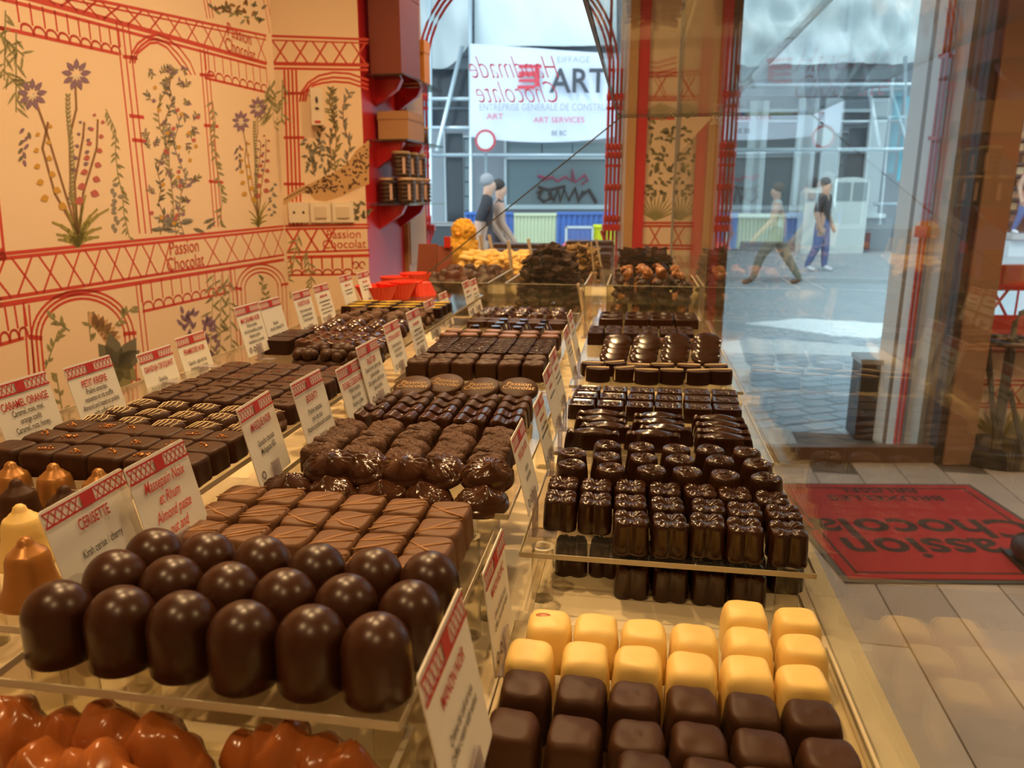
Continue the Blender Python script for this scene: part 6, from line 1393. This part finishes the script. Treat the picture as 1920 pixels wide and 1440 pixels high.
# ------------------------------------------------------------------ people
skin = mat('skin', (.50, .28, .19), .5)
def person(label, loc, h, rz, top, leg, shoe, hairc, swing=0, arm=0, bare=.45, lean=0):
    """one continuous skinned body; joint positions in units of the height"""
    J = {'pel': (0, 0, .53, .075), 'sp': (0, -.01, .62, .07), 'ch': (0, 0+lean*.5, .74, .088), 'nk': (0, .0+lean, .835, .032), 'hd': (0, -.012+lean*1.1, .89, .046), 'ht': (0, -.004+lean*1.1, .945, .046), 'ns': (0, -.062+lean*1.1, .90, .010)}
    E_ = [('pel', 'sp', 1), ('sp', 'ch', 1), ('ch', 'nk', 0), ('nk', 'hd', 0), ('hd', 'ht', 0), ('hd', 'ns', 0)]
    for s, n_ in ((-1, 'l'), (1, 'r')):
        w = swing*s; v = arm if s > 0 else -swing*.6
        J['sh'+n_] = (s*.105, lean*.9, .80, .042); J['el'+n_] = (s*.135, lean*.6+.02-v*.10, .64, .031); J['wr'+n_] = (s*.13, lean*.4-.04-v*.22, .50, .021); J['ha'+n_] = (s*.128, lean*.4-.06-v*.25, .455, .022); J['fi'+n_] = (s*.124, lean*.4-.075-v*.26, .415, .012); J['th'+n_] = (s*.105, lean*.4-.08-v*.25, .445, .009)
        E_ += [('ch', 'sh'+n_, 1), ('sh'+n_, 'el'+n_, 1 if bare > .6 else 0), ('el'+n_, 'wr'+n_, 0), ('wr'+n_, 'ha'+n_, 0), ('ha'+n_, 'fi'+n_, 0), ('ha'+n_, 'th'+n_, 0)]
        J['hp'+n_] = (s*.055, 0, .50, .062); J['kn'+n_] = (s*.058, -w*.13-.01, .28, .046); J['an'+n_] = (s*.058, -w*.20+(.07 if w < 0 else 0), .05, .030); J['to'+n_] = (s*.062, -w*.20-.10+(.07 if w < 0 else 0), .022, .022)
        E_ += [('pel', 'hp'+n_, 2), ('hp'+n_, 'kn'+n_, 2), ('kn'+n_, 'an'+n_, 2), ('an'+n_, 'to'+n_, 3)]
    ks = list(J); me = bpy.data.meshes.new('body'); me.from_pydata([Vector(J[k][:3])*h for k in ks], [(ks.index(a), ks.index(b_)) for a, b_, _ in E_], [])
    o = bpy.data.objects.new('body', me); COL.objects.link(o); o.modifiers.new('skin', 'SKIN'); sub = o.modifiers.new('sub', 'SUBSURF'); sub.levels = 2; sub.render_levels = 2
    for k, sv in zip(ks, me.skin_vertices[0].data): sv.radius = (J[k][3]*h*1.08, J[k][3]*h*(1.08 if k[:2] not in ('ch', 'sp', 'pe') else .78)); sv.use_root = (k == 'pel')
    bpy.context.view_layer.update(); m2 = bpy.data.meshes.new_from_object(o.evaluated_get(bpy.context.evaluated_depsgraph_get())); bpy.data.objects.remove(o); bpy.data.meshes.remove(me)
    for m_ in (skin, top, leg, shoe): m2.materials.append(m_)
    seg = [(Vector(J[a][:3])*h, Vector(J[b_][:3])*h, i) for a, b_, i in E_]
    for p in m2.polygons:
        c = p.center; best = 9; bi = 0
        for a, b_, i in seg:
            d = b_-a; t_ = max(0, min(1, (c-a).dot(d)/d.length_squared)); q = (c-a-d*t_).length
            if q < best: best = q; bi = i
        p.material_index = bi; p.use_smooth = True
    zmin = min(v.co.z for v in m2.vertices)
    for v in m2.vertices: v.co.z -= zmin
    t = thing('person', label, 'person', loc, rz); ob('body', m2, t)
    hd = Vector(J['ht'][:3])*h; b = fuzzy((hd.x, hd.y+.012*h, hd.z-zmin+.004*h), .056*h, (.95, 1.0, .95), 3, .006, 16, 12); b.v = [v for v in b.v]; b.build('hair', hairc, t, True)
    return t
black_c = mat('black_cloth', (.02, .02, .025), .8); jean = mat('blue_denim', (.09, .14, .30), .8); darkj = mat('dark_denim', (.03, .035, .06), .8); redc = mat('red_cloth', (.50, .05, .08), .7); olive = mat('olive_cloth', (.16, .17, .13), .8); sage = mat('pale_cloth', (.40, .45, .43), .7); brsh = mat('brown_boot', (.12, .045, .02), .5); whsh = mat('white_shoe', (.6, .62, .65), .5); hdk = mat('dark_hair', (.025, .018, .015), .7); hgr = mat('grey_cap', (.25, .25, .26), .7); hbr = mat('brown_hair', (.09, .05, .03), .7)
pa = ony(908, 440, 10.5); pb = ony(932, 440, 11.0)
person('person in a black t-shirt and grey cap walking past the blue hoarding', (pa.x, 10.5, -.02), 1.74, radians(100), black_c, darkj, whsh, hgr, .7, .4, .8, lean=-.03)
person('person with black top and bare arms walking behind the other pedestrian', (pb.x, 11.0, -.02), 1.68, radians(105), black_c, darkj, whsh, hdk, -.6, .2, lean=-.02)
wp = onz(1448, 533, -.02); person('person in a pale sleeveless top and olive trousers striding along the street', (wp.x, wp.y, -.02), 1.66, radians(-95), sage, olive, brsh, hbr, 1.0, .6, lean=-.02)
st3 = F3.px(1868, 436); pz = F3.pt(st3[0], F3.px(1868, 435)[1], 1.0); person('person in a red t-shirt and blue jeans before the brown shop', (pz.x, pz.y, F3.px(1868, 435)[1]-.0), 1.66, radians(20), redc, jean, whsh, hbr, .25, -.3)
w3 = ony(1540, 440, 15.0); person('person in a dark top standing before the far shop window', (w3.x, 15.0, .05), 1.70, radians(60), black_c, jean, whsh, hdk, .2, .1, .8)
